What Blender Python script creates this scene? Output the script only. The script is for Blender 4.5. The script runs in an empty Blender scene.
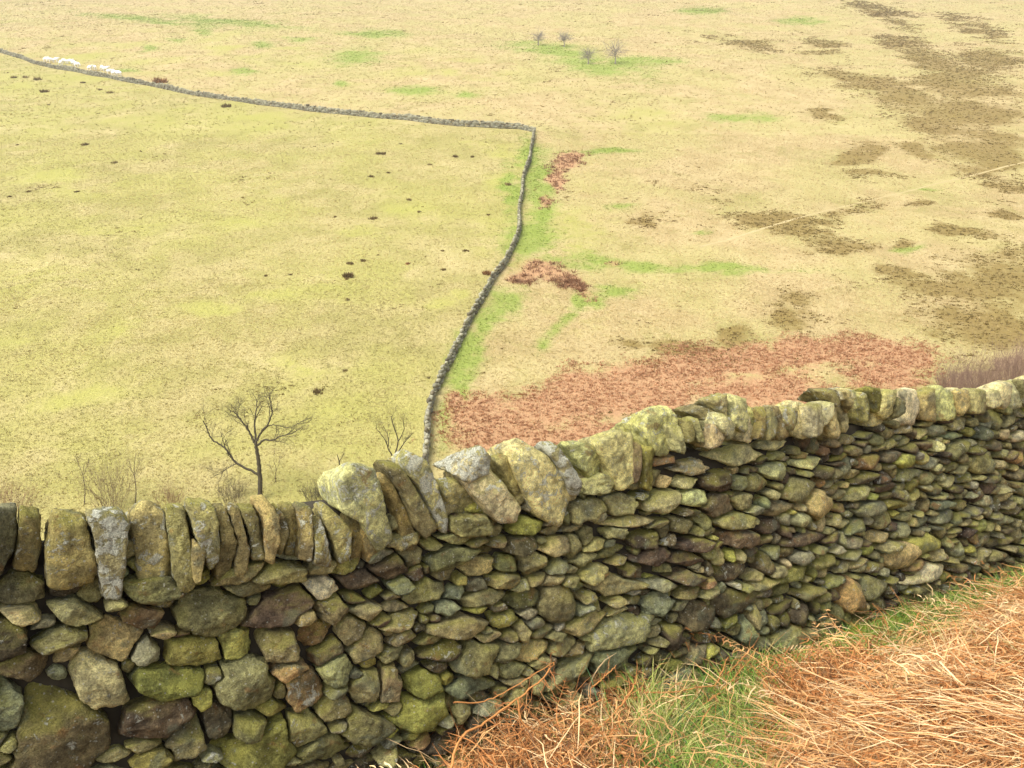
import bpy, bmesh, math, random
import numpy as np
random.seed(7); RNG = np.random.default_rng(7)
C = bpy.context.scene.collection
R = math.radians
# ------------------------------------------------------------------ scene, camera, light
sc = bpy.context.scene
FPX = 797.0; PITCH = R(12.0); HAZE = .00045
cam = bpy.data.cameras.new('camera'); cam.sensor_width = 36; cam.lens = 36*FPX/1024; cam.clip_end = 3000; cam.clip_start = 0.05
co = bpy.data.objects.new('camera', cam); C.objects.link(co); sc.camera = co
co.rotation_euler = (R(90)-PITCH, 0, 0)
sc.view_settings.view_transform = 'Standard'; sc.view_settings.look = 'None'
sc.view_settings.gamma = 1; sc.view_settings.exposure = 1.31
sc.cycles.use_denoising = True
sc.cycles.max_bounces = 6

SUN_EL, SUN_AZ = R(56), math.atan2(-0.62, -0.50)      # compass-like angle from +Y towards +X
sd = np.array([math.cos(SUN_EL)*math.sin(SUN_AZ), math.cos(SUN_EL)*math.cos(SUN_AZ), math.sin(SUN_EL)])
sl = bpy.data.lights.new('sun', 'SUN'); sl.energy = 1.4; sl.angle = R(28); sl.color = (1, .95, .84)
so = bpy.data.objects.new('sun', sl); C.objects.link(so); so.location = (0, 0, 60)
from mathutils import Vector
so.rotation_euler = Vector(sd).to_track_quat('Z', 'Y').to_euler()
w = bpy.data.worlds.new('World'); sc.world = w; w.use_nodes = True
nt = w.node_tree; bg = nt.nodes['Background']
sky = nt.nodes.new('ShaderNodeTexSky'); sky.sky_type = 'NISHITA'; sky.sun_disc = False
sky.sun_elevation = SUN_EL; sky.sun_rotation = SUN_AZ; sky.dust_density = 3
hs = nt.nodes.new('ShaderNodeHueSaturation'); hs.inputs['Saturation'].default_value = .25
nt.links.new(sky.outputs[0], hs.inputs['Color']); nt.links.new(hs.outputs[0], bg.inputs['Color'])
bg.inputs['Strength'].default_value = 0.125

# ------------------------------------------------------------------ numpy noise
def _hash(ix, iy, iz):
    h = (ix.astype(np.int64)*374761393 + iy.astype(np.int64)*668265263 + iz.astype(np.int64)*2147483647) & 0x7fffffff
    h = ((h ^ (h >> 13))*1274126177) & 0x7fffffff
    h = ((h ^ (h >> 16))*1911520717) & 0x7fffffff
    return ((h ^ (h >> 15)) & 0xffffff)/float(0xffffff)*2-1
def vnoise(P):
    i = np.floor(P); f = P-i; u = f*f*f*(f*(f*6-15)+10); i = i.astype(np.int64); o = 0
    for a in (0, 1):
        wx = u[:, 0] if a else 1-u[:, 0]
        for b in (0, 1):
            wy = u[:, 1] if b else 1-u[:, 1]
            for c in (0, 1):
                wz = u[:, 2] if c else 1-u[:, 2]
                o = o + wx*wy*wz*_hash(i[:, 0]+a, i[:, 1]+b, i[:, 2]+c)
    return o
def fbm(P, n=4, g=.5):
    o = 0; a = 1.; t = 0
    for k in range(n):
        o = o + a*vnoise(P*(2.03**k)+17.3*k); t += a; a *= g
    return o/t
def fbm2(x, y, s, n=3, z=0.):
    return fbm(np.stack([x/s, y/s, np.full_like(x, z+.37)], -1), n)
def sstep(a, b, x):
    t = np.clip((x-a)/(b-a), 0, 1); return t*t*(3-2*t)

# ------------------------------------------------------------------ helpers
def mesh_np(name, V, F, mat, cols=None, smooth=True, parent=None, loc=(0, 0, 0), data_only=False):
    V = np.asarray(V, np.float32); F = np.asarray(F, np.int32); k = F.shape[1]
    m = bpy.data.meshes.new(name)
    m.vertices.add(len(V)); m.vertices.foreach_set('co', (V-np.asarray(loc, np.float32)).ravel())
    m.loops.add(F.size); m.loops.foreach_set('vertex_index', F.ravel())
    m.polygons.add(len(F)); m.polygons.foreach_set('loop_start', np.arange(0, F.size, k, dtype=np.int32))
    m.polygons.foreach_set('loop_total', np.full(len(F), k, np.int32))
    m.update(calc_edges=True); m.validate()
    if smooth: m.polygons.foreach_set('use_smooth', np.ones(len(m.polygons), bool))
    for nm, c in (cols or {}).items():
        a = m.attributes.new(nm, 'FLOAT_COLOR', 'POINT')
        c = np.asarray(c, np.float32)
        if c.shape[1] == 3: c = np.concatenate([c, np.ones((len(c), 1), np.float32)], 1)
        a.data.foreach_set('color', c.ravel())
    m.materials.append(mat)
    if data_only: return m
    o = bpy.data.objects.new(name, m); C.objects.link(o)
    place(o, loc, parent)
    return o
def place(o, loc, parent=None):
    loc = Vector([float(q) for q in loc])
    if parent is not None:
        o.parent = parent; o.location = loc-WLOC.get(parent.name, Vector((0, 0, 0)))
    else: o.location = loc
    WLOC[o.name] = loc
WLOC = {}
def tag(o, label=None, cat=None, group=None, kind=None):
    if label: o['label'] = label
    if cat: o['category'] = cat
    if group: o['group'] = group
    if kind: o['kind'] = kind
    return o
def empty(name, loc):
    o = bpy.data.objects.new(name, None); C.objects.link(o); o.empty_display_size = .2; place(o, loc); return o

class Geo:                                  # collects pieces, builds ONE mesh
    def __init__(s): s.V = []; s.F = []; s.C = []; s.n = 0
    def add(s, V, F, col=None):
        V = np.asarray(V, np.float32); s.V.append(V); s.F.append(np.asarray(F, np.int32)+s.n); s.n += len(V)
        if col is not None:
            col = np.asarray(col, np.float32)
            s.C.append(np.broadcast_to(col, (len(V), col.shape[-1])) if col.ndim == 1 else col)
    def build(s, name, mat, attr='tint', **k):
        cols = {attr: np.concatenate(s.C)} if s.C else None
        return mesh_np(name, np.concatenate(s.V), np.concatenate(s.F), mat, cols, **k)

def ribbons(P, W, taper, side):
    """P (N,K,3) polylines -> flat ribbons; W (N,), taper (K,), side (N,3)"""
    N, K, _ = P.shape
    T = np.gradient(P, axis=1); S = np.cross(T, np.cross(side[:, None, :], T))
    S /= np.linalg.norm(S, axis=2, keepdims=True)+1e-9
    off = S*(W[:, None]*taper[None, :])[..., None]*.5
    V = np.stack([P-off, P+off], 2).reshape(-1, 3)
    b = (np.arange(N)[:, None]*K+np.arange(K-1)[None, :])*2
    F = np.stack([b, b+1, b+3, b+2], -1).reshape(-1, 4)
    return V, F
def tube(P, r, n=6):
    P = np.asarray(P, float); K = len(P); r = np.broadcast_to(np.asarray(r, float), (K,))
    T = np.gradient(P, axis=0); T /= np.linalg.norm(T, axis=1, keepdims=True)+1e-9
    ref = np.array([.31, .77, .2]); A = np.cross(T, ref); A /= np.linalg.norm(A, axis=1, keepdims=True)+1e-9
    B = np.cross(T, A); a = np.linspace(0, 2*np.pi, n, endpoint=False)
    V = P[:, None]+r[:, None, None]*(np.cos(a)[None, :, None]*A[:, None]+np.sin(a)[None, :, None]*B[:, None])
    V = V.reshape(-1, 3); i = np.arange(K-1)[:, None]*n; j = np.arange(n)[None]; j2 = (j+1) % n
    F = np.stack([i+j, i+j2, i+n+j2, i+n+j], -1).reshape(-1, 4)
    return V, F
def spline(P, n):
    P = np.asarray(P, float); t = np.linspace(0, len(P)-1, n); i = np.clip(t.astype(int), 0, len(P)-2); f = (t-i)[:, None]
    g = lambda k: P[np.clip(k, 0, len(P)-1)]
    p0, p1, p2, p3 = g(i-1), g(i), g(i+1), g(i+2)
    return .5*((2*p1)+(-p0+p2)*f+(2*p0-5*p1+4*p2-p3)*f**2+(-p0+3*p1-3*p2+p3)*f**3)

def new_mat(name, rough=.9):
    m = bpy.data.materials.new(name); m.use_nodes = True
    b = m.node_tree.nodes['Principled BSDF']; b.inputs['Roughness'].default_value = rough
    b.inputs['Specular IOR Level'].default_value = .2
    return m, m.node_tree, b
class NT:
    def __init__(s, nt): s.nt = nt
    def node(s, t, **k):
        n = s.nt.nodes.new(t)
        for a, v in k.items(): setattr(n, a, v)
        return n
    def lk(s, a, b): s.nt.links.new(a, b)
    def noise(s, vec, scale, detail=4, rough=.55, dist=0):
        n = s.node('ShaderNodeTexNoise'); n.inputs['Scale'].default_value = scale; n.inputs['Detail'].default_value = detail
        n.inputs['Roughness'].default_value = rough; n.inputs['Distortion'].default_value = dist
        s.lk(vec, n.inputs['Vector']); return n.outputs['Fac']
    def math(s, op, a, b=0.5, c=None, clamp=False):
        n = s.node('ShaderNodeMath', operation=op, use_clamp=clamp)
        for i, v in enumerate((a, b) if c is None else (a, b, c)):
            if isinstance(v, (int, float)): n.inputs[i].default_value = v
            else: s.lk(v, n.inputs[i])
        return n.outputs[0]
    def ramp(s, x, a, b, lo=0, hi=1):
        n = s.node('ShaderNodeMapRange', interpolation_type='SMOOTHSTEP')
        s.lk(x, n.inputs[0])
        for i, v in zip((1, 2, 3, 4), (a, b, lo, hi)): n.inputs[i].default_value = v
        return n.outputs[0]
    def mix(s, f, a, b, blend='MIX'):
        n = s.node('ShaderNodeMix', data_type='RGBA', blend_type=blend)
        if isinstance(f, (int, float)): n.inputs[0].default_value = f
        else: s.lk(f, n.inputs[0])
        for i, v in ((6, a), (7, b)):
            if isinstance(v, tuple): n.inputs[i].default_value = (*v, 1)
            else: s.lk(v, n.inputs[i])
        return n.outputs[2]
    def attr(s, name): return s.node('ShaderNodeAttribute', attribute_name=name)
    def sep(s, c):
        n = s.node('ShaderNodeSeparateColor'); s.lk(c, n.inputs[0]); return n.outputs
    def pos(s): return s.node('ShaderNodeNewGeometry').outputs['Position']
    def bump(s, h, strength, dist, nrm=None):
        n = s.node('ShaderNodeBump'); n.inputs['Strength'].default_value = strength; n.inputs['Distance'].default_value = dist
        s.lk(h, n.inputs['Height'])
        if nrm is not None: s.lk(nrm, n.inputs['Normal'])
        return n.outputs[0]

# ------------------------------------------------------------------ camera maths (to measure the place)
CF = np.array([0, math.cos(PITCH), -math.sin(PITCH)]); CU = np.array([0, math.sin(PITCH), math.cos(PITCH)]); CR = np.array([1., 0, 0])
def ray(px, py):
    px = np.atleast_1d(np.asarray(px, float)); py = np.atleast_1d(np.asarray(py, float))
    return CF+((px-512)/FPX)[:, None]*CR+((384-py)/FPX)[:, None]*CU
def project(P):
    d = P@CF; return 512+FPX*(P@CR)/d, 384-FPX*(P@CU)/d

# ------------------------------------------------------------------ the near wall's frame
T0 = ray(0, 514)[0]*2.52; T1 = ray(1024, 380)[0]*5.75
SV = T1-T0; LEN = np.linalg.norm(SV); SV /= LEN
NV = np.array([SV[1], -SV[0], 0]); NV /= np.linalg.norm(NV)         # towards the camera
HV = np.cross(NV, SV); HV = HV if HV[2] > 0 else -HV
HV = HV*math.cos(R(4))-NV*math.sin(R(4)); FV = np.cross(SV, HV); FV = FV if FV@NV > 0 else -FV   # FV: outward from the battered face
WALL_H = 1.46
def wpt(s, h, d):
    s, h, d = (np.asarray(q, float)[..., None] for q in (s, h, d)); return T0+s*SV+h*HV+d*FV
def to_wall(px, py, d=0.):
    r = ray(px, py); t = ((T0+d*FV)@FV)/(r@FV); P = r*t[:, None]-T0-d*FV
    return P@SV, P@HV
# ------------------------------------------------------------------ terrain
def wall_q(x, y): return (x-T0[0])*NV[0]+(y-T0[1])*NV[1]
def wall_s(x, y): return ((x-T0[0])*SV[0]+(y-T0[1])*SV[1])/(SV[0]**2+SV[1]**2)
MOUNDS = []
def terrain(x, y):
    x = np.asarray(x, float); y = np.asarray(y, float)
    q = wall_q(x, y); s = wall_s(x, y)
    base = T0[2]+np.clip(s, -8, 14)*SV[2]-WALL_H
    up = base-.02+np.where(q > .1, .26*(q-.1), 0)
    up = np.where(q > 6, base+.26*5.9+.15*(q-6), up)
    dn = base-.1+np.minimum(q+.55, 0)*.53
    near = np.where(q > -.55, np.where(q > .1, up, base-.04), dn)
    yy = np.minimum(y, 430.)
    far = -16+.335*(yy-45)+np.maximum(y-430, 0)*.08
    far = far+1.2*fbm2(x, y, 60., 2)*sstep(60, 140, y)+.25*fbm2(x, y, 14., 2, 4.)*sstep(20, 60, y)
    k = 1.5; hdiff = np.clip(.5+.5*(near-far)/k, 0, 1)
    z = far*(1-hdiff)+near*hdiff+k*hdiff*(1-hdiff)
    for (cx, cy, rx, hgt) in MOUNDS:
        z = z+hgt*np.exp(-((x-cx)**2+(y-cy)**2)/rx**2)*sstep(.05, .5, q)
    return z
def hit(px, py, tmin=1.2, tmax=480., behind=False):
    r = ray(px, py); n = len(r)
    t0 = np.full(n, 38. if behind else tmin); ts = np.geomspace(38. if behind else tmin, tmax, 200 if behind else 160)
    found = np.zeros(n, bool); lo = t0.copy(); hi = np.full(n, tmax)
    for a, b in zip(ts[:-1], ts[1:]):
        P = r*b; below = (P[:, 2] < terrain(P[:, 0], P[:, 1])) & ~found
        lo[below] = a; hi[below] = b; found |= below
        if found.all(): break
    for _ in range(22):
        m = .5*(lo+hi); P = r*m[:, None]; b = P[:, 2] < terrain(P[:, 0], P[:, 1])
        hi = np.where(b, m, hi); lo = np.where(b, lo, m)
    P = r*hi[:, None]; P[:, 2] = terrain(P[:, 0], P[:, 1]); return P
def hit1(px, py, behind=True): return hit([px], [py], behind=behind)[0]
_m = [(990, 690, .55, .11), (900, 740, .45, .10), (1040, 650, .5, .0), (560, 800, .4, .1), (1010, 780, .6, .12)]
MOUNDS = [(*hit1(a, b, False)[:2], r_, h_) for a, b, r_, h_ in _m]

# --- vegetation patches: measured as ellipses, kept as ellipses lying on the ground
def patches(lst):
    a = np.array([(l+(0,))[:5] for l in lst], float); cx, cy, rx, ry, an = a.T; an = np.radians(an)
    c = hit(cx, cy, behind=True)[:, :2]
    e1 = hit(cx+rx*np.cos(an), cy+rx*np.sin(an), behind=True)[:, :2]-c
    f = np.where(cy-ry < 8, -1., 1.)
    e2 = (hit(cx-f*ry*np.sin(an)*-1*0-np.sin(an)*ry, cy+ry*np.cos(an), behind=True)[:, :2]-c)
    return [(c[i], np.linalg.inv(np.stack([e1[i], e2[i]], 1))) for i in range(len(lst))]
def pmask(ps, x, y):
    o = np.zeros_like(x)
    for c, M in ps:
        dx, dy = x-c[0], y-c[1]
        r2 = (M[0, 0]*dx+M[0, 1]*dy)**2+(M[1, 0]*dx+M[1, 1]*dy)**2
        o = np.maximum(o, np.exp(-r2*.7))
    return o
GREEN = patches([(355,57,26,9),(375,34,30,4),(600,66,50,10,8),(545,48,45,6,3),(570,52,30,6),(640,62,40,5),(150,20,70,3,6),(230,22,60,3,5),(180,39,9,3),(148,48,9,3),(740,117,34,5),(725,267,70,4),(620,268,60,5),(560,262,40,6),(500,300,18,34,28),(468,360,16,34,24),(448,420,9,30,8),(536,185,16,40),(530,240,26,22),
    (530,245,22,16),(540,205,10,34),(478,365,9,30,25),(495,320,9,34,28),(466,392,9,16),(560,330,7,26,42),(545,352,10,7),(575,300,9,12),(528,160,10,24),(600,152,40,3),(410,92,26,4),(130,70,12,3),(240,72,14,3),(800,22,20,3),(700,232,10,3),(620,205,12,4),(590,298,12,6),(610,288,20,5),(470,95,12,3),(340,84,8,3),(300,40,14,3),(205,32,9,3),(265,43,12,4),(700,10,20,3),(510,190,9,30),(925,190,12,2),(910,250,16,3),(490,465,16,12),(840,395,20,6)])
HEATH = patches([(748,45,38,5,6),(860,82,44,10,12),(820,47,18,8,10),(905,45,22,9,15),(925,60,24,10,10),(950,78,34,14,0),(975,110,46,24,0),(905,95,30,12,8),(940,125,30,10),(985,60,30,10,10),(985,30,22,7,25),(852,153,24,8,-25),(876,177,22,5),(917,147,18,7,10),(822,113,13,5,15),(770,222,48,8,-6),(845,205,32,5,-8),(830,242,46,6,5),(790,235,30,5),(965,237,22,6),(1000,215,10,4),(990,162,28,9),(905,272,30,6,6),(950,285,50,14,8),(1000,315,34,30,0),(1000,270,30,10,-5),(637,218,10,6),(688,348,34,10),(725,330,18,8),(800,300,18,10),(790,320,26,8),(905,203,12,4),(870,8,26,5,12),(985,130,30,10),(1015,185,16,6),(905,247,9,4),(955,20,16,6,20),(1010,100,20,14),(890,18,22,6,20),(930,330,14,8),(640,350,14,4),(1010,290,40,34),(965,322,44,16),(1020,335,34,12),(990,150,34,10)])
BRACK = patches([(575,385,34,12,-4),(640,378,40,12),(480,410,26,14,-30),(500,425,48,24,-6),(560,405,60,22,-8),(610,395,60,26,-6),(560,440,90,28),(660,400,50,26),(690,370,36,18,-12),(740,358,50,18),(800,352,50,14),(860,352,44,14),(905,360,30,14),(760,390,70,22),(880,378,40,14),(680,430,70,26),(545,270,22,9,15),(565,280,18,9,25),(525,275,14,7),(565,160,14,8,-25),(557,178,8,10),(615,268,8,2),(541,200,6,7),(458,402,10,12),(470,418,14,10),(660,392,30,8)])
MOOR = patches([(975,378,30,12),(1010,360,24,14),(950,385,24,10),(1000,395,40,12)])
TAN = patches([(745,385,22,7),(860,384,30,4,4),(700,412,20,5),(560,425,14,5)])
LIME = patches([(60,340,60,14),(110,335,40,14),(230,230,60,10),(300,295,60,10),(210,310,40,10),(420,215,40,20),(480,235,34,20),(500,190,22,14),(450,370,20,26),(350,410,30,20),(60,80,70,8),(150,120,110,10),(60,180,60,20),(380,240,40,10),(70,400,60,12),(60,450,40,10),(310,370,60,10),(440,300,20,10),(120,225,50,8),(470,150,50,8),(250,120,80,8)])
UPL = patches([(200,45,230,38),(420,70,120,30),(560,230,70,120),(500,380,40,60),(640,120,70,30)])
WALL_LONG = hit([-60,0,43,80,122,160,200,260,320,400,450,500,520,536], [38,53,66,73,81,88,96,105,112,120,125,128,129,133], behind=True)
WALL_DOWN = hit([533,528,521,516,507,492,478,462,446,434,427,424,421,419], [134,165,200,235,262,283,312,340,368,395,420,446,475,486], behind=True)
TROD = hit([700,715,735,762,830,880,940,985,1040], [247,243,238,229,210,198,183,172,158], behind=True)
def field_mask(x, y):                       # 1 inside the enclosed field on the left
    yw = np.interp(x, WALL_LONG[:, 0], WALL_LONG[:, 1], left=WALL_LONG[0, 1]+40, right=-1e3)
    o = np.argsort(WALL_DOWN[:, 1]); xw = np.interp(y, WALL_DOWN[o, 1], WALL_DOWN[o, 0])
    return sstep(-1.5, 1.5, yw-y)*sstep(-.6, .6, xw-x)
def masks(x, y):
    am = sstep(30, 80, y)*(.5+y/160)
    wx = x+am*(3.0*fbm2(x, y, 9., 3, 1.)+2.*fbm2(x, y, 2.5, 2, 11.)); wy = y+am*(6.*fbm2(x, y, 9., 3, 9.)+3.*fbm2(x, y, 2.5, 2, 19.))
    g = pmask(GREEN, x+.45*(wx-x), y+.45*(wy-y)); h = pmask(HEATH, x+.8*(wx-x), y+.8*(wy-y)); b = pmask(BRACK, x+.4*(wx-x), y+.4*(wy-y)); t = pmask(TAN, wx, wy)
    g = np.clip(g*(.95+.8*fbm2(x, y, 5., 3, 31.)), 0, 1); h = np.clip(h*(1.02+1.3*fbm2(x*.45, y, 5., 4, 41.)), 0, 1)
    b = np.clip(b-t*.3, 0, 1); m = pmask(MOOR, wx, wy); l = pmask(LIME, wx, wy); f = field_mask(x, y)
    b = b*np.where((f > .5) & (y > 50), 0, 1)
    l = np.clip(l*f*(.6+1.1*fbm2(x, y, 6., 4, 51.))+(1-f)*.75*pmask(UPL, x, y)*(.45+1.3*fbm2(x, y, 8., 4, 61.)), 0, 1)
    return g, h, b, m, l, f

# ------------------------------------------------------------------ ground sheet
def axis(segs):
    o = [np.arange(a, b, d) for a, b, d in segs]; return np.concatenate(o+[[segs[-1][1]]])
gx = axis([(-420,-240,10),(-240,-60,1.2),(-60,-9,.8),(-9,10,.22),(10,80,.8),(80,240,1.2),(240,420,10)])
gy = axis([(-40,-3,1.5),(-3,9,.2),(9,40,1.2),(40,120,.7),(120,360,1.3),(360,620,10)])
X, Y = np.meshgrid(gx, gy); xs, ys = X.ravel(), Y.ravel(); zs = terrain(xs, ys)
zs = zs+.05*fbm2(xs, ys, .5, 3)*((ys < 9) & (wall_q(xs, ys) > .15))
idx = np.arange(len(xs)).reshape(Y.shape)
GF = np.stack([idx[:-1, :-1], idx[:-1, 1:], idx[1:, 1:], idx[1:, :-1]], -1).reshape(-1, 4)
g, h, b, m, l, f = masks(xs, ys)
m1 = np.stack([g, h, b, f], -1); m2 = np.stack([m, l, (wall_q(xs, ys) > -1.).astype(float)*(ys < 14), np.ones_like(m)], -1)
mat, n_, bs = new_mat('hillside_ground', .95); N = NT(n_); P = N.pos()
A1 = N.attr('veg_one'); A2 = N.attr('veg_two'); s1 = N.sep(A1.outputs['Color']); s2 = N.sep(A2.outputs['Color'])
n1 = N.noise(P, .9, 6, .65); n2 = N.noise(P, 3.2, 5, .6); n3 = N.noise(P, .07, 4, .6); n4 = N.noise(P, .25, 5, .6)
def edge(mk, k=.9, lo=.38, hi=.62):
    return N.ramp(N.math('ADD', mk, N.math('MULTIPLY', N.math('ADD', n1, -.5), k)), lo, hi)
straw = N.mix(N.ramp(n4, .35, .65), (.385, .295, .135), (.455, .355, .175))
straw = N.mix(N.ramp(n3, .4, .6, 0, .45), straw, (.38, .36, .12))
nm_ = N.noise(P, .13, 6, .7, .8)
fld = N.mix(N.ramp(n4, .38, .62), (.33, .29, .10), (.40, .335, .14))
fld = N.mix(N.ramp(n3, .42, .6, 0, .5), fld, (.35, .335, .085))
col = N.mix(A1.outputs['Alpha'], straw, fld); col = N.mix(N.ramp(nm_, .52, .68, 0, .55), col, (.27, .245, .07)); col = N.mix(N.ramp(nm_, .46, .30, 0, .5), col, (.52, .43, .21))
col = N.mix(N.math('MULTIPLY', edge(s2[1], 1.2, .12, .95), .8), col, (.355, .34, .085))
col = N.mix(N.math('MULTIPLY', edge(s1[0], 1.3, .16, .95), .82), col, (.215, .29, .045))
col = N.mix(N.math('MULTIPLY', edge(s1[1], 1.3, .15, .85), .85), col, N.mix(n2, (.18, .115, .035), (.25, .185, .05)))
col = N.mix(edge(s1[2], 1.2, .25, .75), col, N.mix(n2, (.35, .20, .095), (.49, .295, .16)))
col = N.mix(N.math('MULTIPLY', edge(s2[0], .8), .8), col, (.25, .16, .10))
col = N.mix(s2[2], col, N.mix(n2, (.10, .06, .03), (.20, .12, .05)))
col = N.mix(N.ramp(n2, .2, .8, .75, .0), col, (.22, .17, .06), 'MULTIPLY') if False else col
N.lk(col, bs.inputs['Base Color'])
hb = N.math('ADD', N.noise(P, 2.2, 5, .6), N.math('MULTIPLY', N.noise(P, 6., 3, .5), .5))
N.lk(N.bump(hb, .8, .35), bs.inputs['Normal'])
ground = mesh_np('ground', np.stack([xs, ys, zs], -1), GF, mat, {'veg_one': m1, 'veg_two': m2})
tag(ground, 'grassy hillside and valley side falling away beyond the near wall', 'ground', kind='structure')

# ------------------------------------------------------------------ vegetation material (colour per blade)
def tint_mat(name, rough=.85, var=.0, trans=0.):
    m_, n__, b_ = new_mat(name, rough); q = NT(n__); a = q.attr('tint'); c = a.outputs['Color']
    if var:
        c = q.mix(var, c, q.mix(q.noise(q.pos(), 40, 4), (.45, .45, .45), (1.5, 1.5, 1.5)), 'MULTIPLY')
    q.lk(c, b_.inputs['Base Color'])
    if trans: b_.inputs['Transmission Weight'].default_value = 0
    return m_
VEG = tint_mat('dry_vegetation')

def tufts(px_xy, size, height, colf, nb=7, droop=.6, name='x', wid=.35):
    """clumps of narrow blades standing on the ground, one mesh"""
    x, y = px_xy; n = len(x); z = terrain(x, y)
    B = np.stack([x, y, z-.03], -1)[:, None]
    an = RNG.uniform(0, 2*np.pi, (n, nb)); rad = RNG.uniform(0, 1, (n, nb))**.5*size[:, None]*.5
    b0 = B+np.stack([np.cos(an)*rad*.6, np.sin(an)*rad*.6, 0*an], -1)
    ln = RNG.uniform(.6, 1.2, (n, nb))*height[:, None]
    lean = RNG.uniform(.2, 1., (n, nb))*droop
    tip = b0+np.stack([np.cos(an)*ln*lean, np.sin(an)*ln*lean, ln*(1-.45*lean)], -1)
    a2 = RNG.uniform(0, np.pi, (n, nb)); hw = size[:, None]*wid*RNG.uniform(.5, 1, (n, nb))*.5
    sd_ = np.stack([np.cos(a2)*hw, np.sin(a2)*hw, 0*a2], -1)
    V = np.stack([b0-sd_, b0+sd_, tip], 2).reshape(-1, 3)
    F = np.arange(len(V)).reshape(-1, 3)
    c = colf(x, y, n)[:, None, None, :]*RNG.uniform(.82, 1.15, (n, nb, 1, 1)); c = np.broadcast_to(c, (n, nb, 3, 3)).reshape(-1, 3)
    return V, F, c
def scatter(n, ymin, ymax, margin=1.15):
    y = np.sqrt(RNG.uniform(ymin**2, ymax**2, n)); x = RNG.uniform(-1, 1, n)*y*.66*margin; return x, y
def mixc(a, b, t): return np.asarray(a)*(1-t[:, None])+np.asarray(b)*t[:, None]

# pale moor grass, one mass
V_, F_, C_ = [], [], []; off = 0
for (n, y0, y1, sz, ht) in ((100000, 41, 75, .27, .115), (100000, 75, 130, .33, .12), (100000, 130, 350, .66, .19)):
    x, y = scatter(n, y0, y1)
    g, h, b, m, l, f = masks(x, y); nz = .5+.5*fbm2(x, y, 5., 3, 2.); n8 = .5+.5*fbm2(x, y, 28., 3, 5.)
    keep = RNG.uniform(0, 1, n) < np.clip(1-.6*sstep(.3, .6, g)-1.0*sstep(.35, .6, h)-.9*sstep(.3, .7, b)-.8*m-.85*sstep(.25, .7, l)-f*.45*sstep(.5, .3, nz), .03, 1)
    dW = np.full(n, 9.)
    for p, q_ in list(zip(WALL_LONG[:-1], WALL_LONG[1:]))+list(zip(WALL_DOWN[:-1], WALL_DOWN[1:]))+list(zip(TROD[:-1], TROD[1:])):
        e = q_[:2]-p[:2]; t = np.clip(((x-p[0])*e[0]+(y-p[1])*e[1])/(e@e), 0, 1); dW = np.minimum(dW, np.hypot(x-p[0]-t*e[0], y-p[1]-t*e[1]))
    keep &= dW > .55
    x, y = x[keep], y[keep]; nz, n8, f, g, h, l = nz[keep], n8[keep], f[keep], g[keep], h[keep], l[keep]; k = len(x); n16 = np.clip(.5+1.1*fbm2(x, y, 11., 4, 77.), 0, 1)
    def colf(x_, y_, n_2):
        c = mixc((.46, .365, .185), (.66, .515, .295), RNG.uniform(0, 1, k)**1.2)
        c = mixc(c, mixc((.44, .385, .15), (.61, .51, .27), nz), f*.8)
        c = c*(.86+.28*n16)[:, None]; c = mixc(c, (.38, .37, .11), np.clip(sstep(.45, .75, n8)*.35+l*.75, 0, .8)); c = mixc(c, (.25, .315, .06), np.clip(g*1.3-.1, 0, .85)); return c
    V, F, c = tufts((x, y), np.full(k, sz)*RNG.uniform(.6, 1.3, k), np.full(k, ht)*RNG.uniform(.6, 1.3, k), colf, 7, .95, wid=.30)
    V_.append(V); F_.append(F+off); C_.append(c); off += len(V)
o = mesh_np('moor_grass', np.concatenate(V_), np.concatenate(F_), VEG, {'tint': np.concatenate(C_)}, smooth=False)
tag(o, 'pale straw coloured tussocky moor grass covering the far hillside', 'grass', kind='stuff')
# fresh green sward
x, y = (np.concatenate(q_) for q_ in zip(scatter(120000, 43, 130), scatter(150000, 130, 350)))
g, h, b, m, l, f = masks(x, y); keep = g+.5*fbm2(x, y, 2.2, 3, 88.) > RNG.uniform(.25, .8, len(x)); x, y = x[keep], y[keep]; k = len(x)
def colf(x_, y_, n_2): return mixc((.17, .26, .04), (.33, .36, .09), RNG.uniform(0, 1, k))
V, F, c = tufts((x, y), (.2+.0018*y)*RNG.uniform(.7, 1.3, k), (.07+.0004*y)*RNG.uniform(.6, 1.2, k), colf, 7, .9, wid=.3)
o = mesh_np('green_grass', V, F, VEG, {'tint': c}, smooth=False); tag(o, 'fresh green grass in wet patches and beside the descending field wall', 'grass', kind='stuff')
# heather
x, y = (np.concatenate(q_) for q_ in zip(scatter(60000, 43, 110), scatter(170000, 110, 350))); g, h, b, m, l, f = masks(x, y)
hn = h+.55*fbm2(x, y, 3.5, 3, 8.); keep = hn > RNG.uniform(.2, .5, len(x)); x, y = x[keep], y[keep]; k = len(x)
ol = .5+.5*fbm2(x, y, 14., 2, 3.)
def colf(x_, y_, n_2): return mixc(mixc((.165, .10, .03), (.22, .17, .045), ol), (.38, .30, .13), RNG.uniform(0, 1, k)**2)
sz = .35+.0025*y
V, F, c = tufts((x, y), sz*RNG.uniform(.7, 1.3, k), (.10+.0005*y)*RNG.uniform(.6, 1.2, k), colf, 8, .8, wid=.4)
o = mesh_np('heather', V, F, VEG, {'tint': c}, smooth=False); tag(o, 'brown olive heather growing in patches over the upper right slope', 'heather', kind='stuff')
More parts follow.
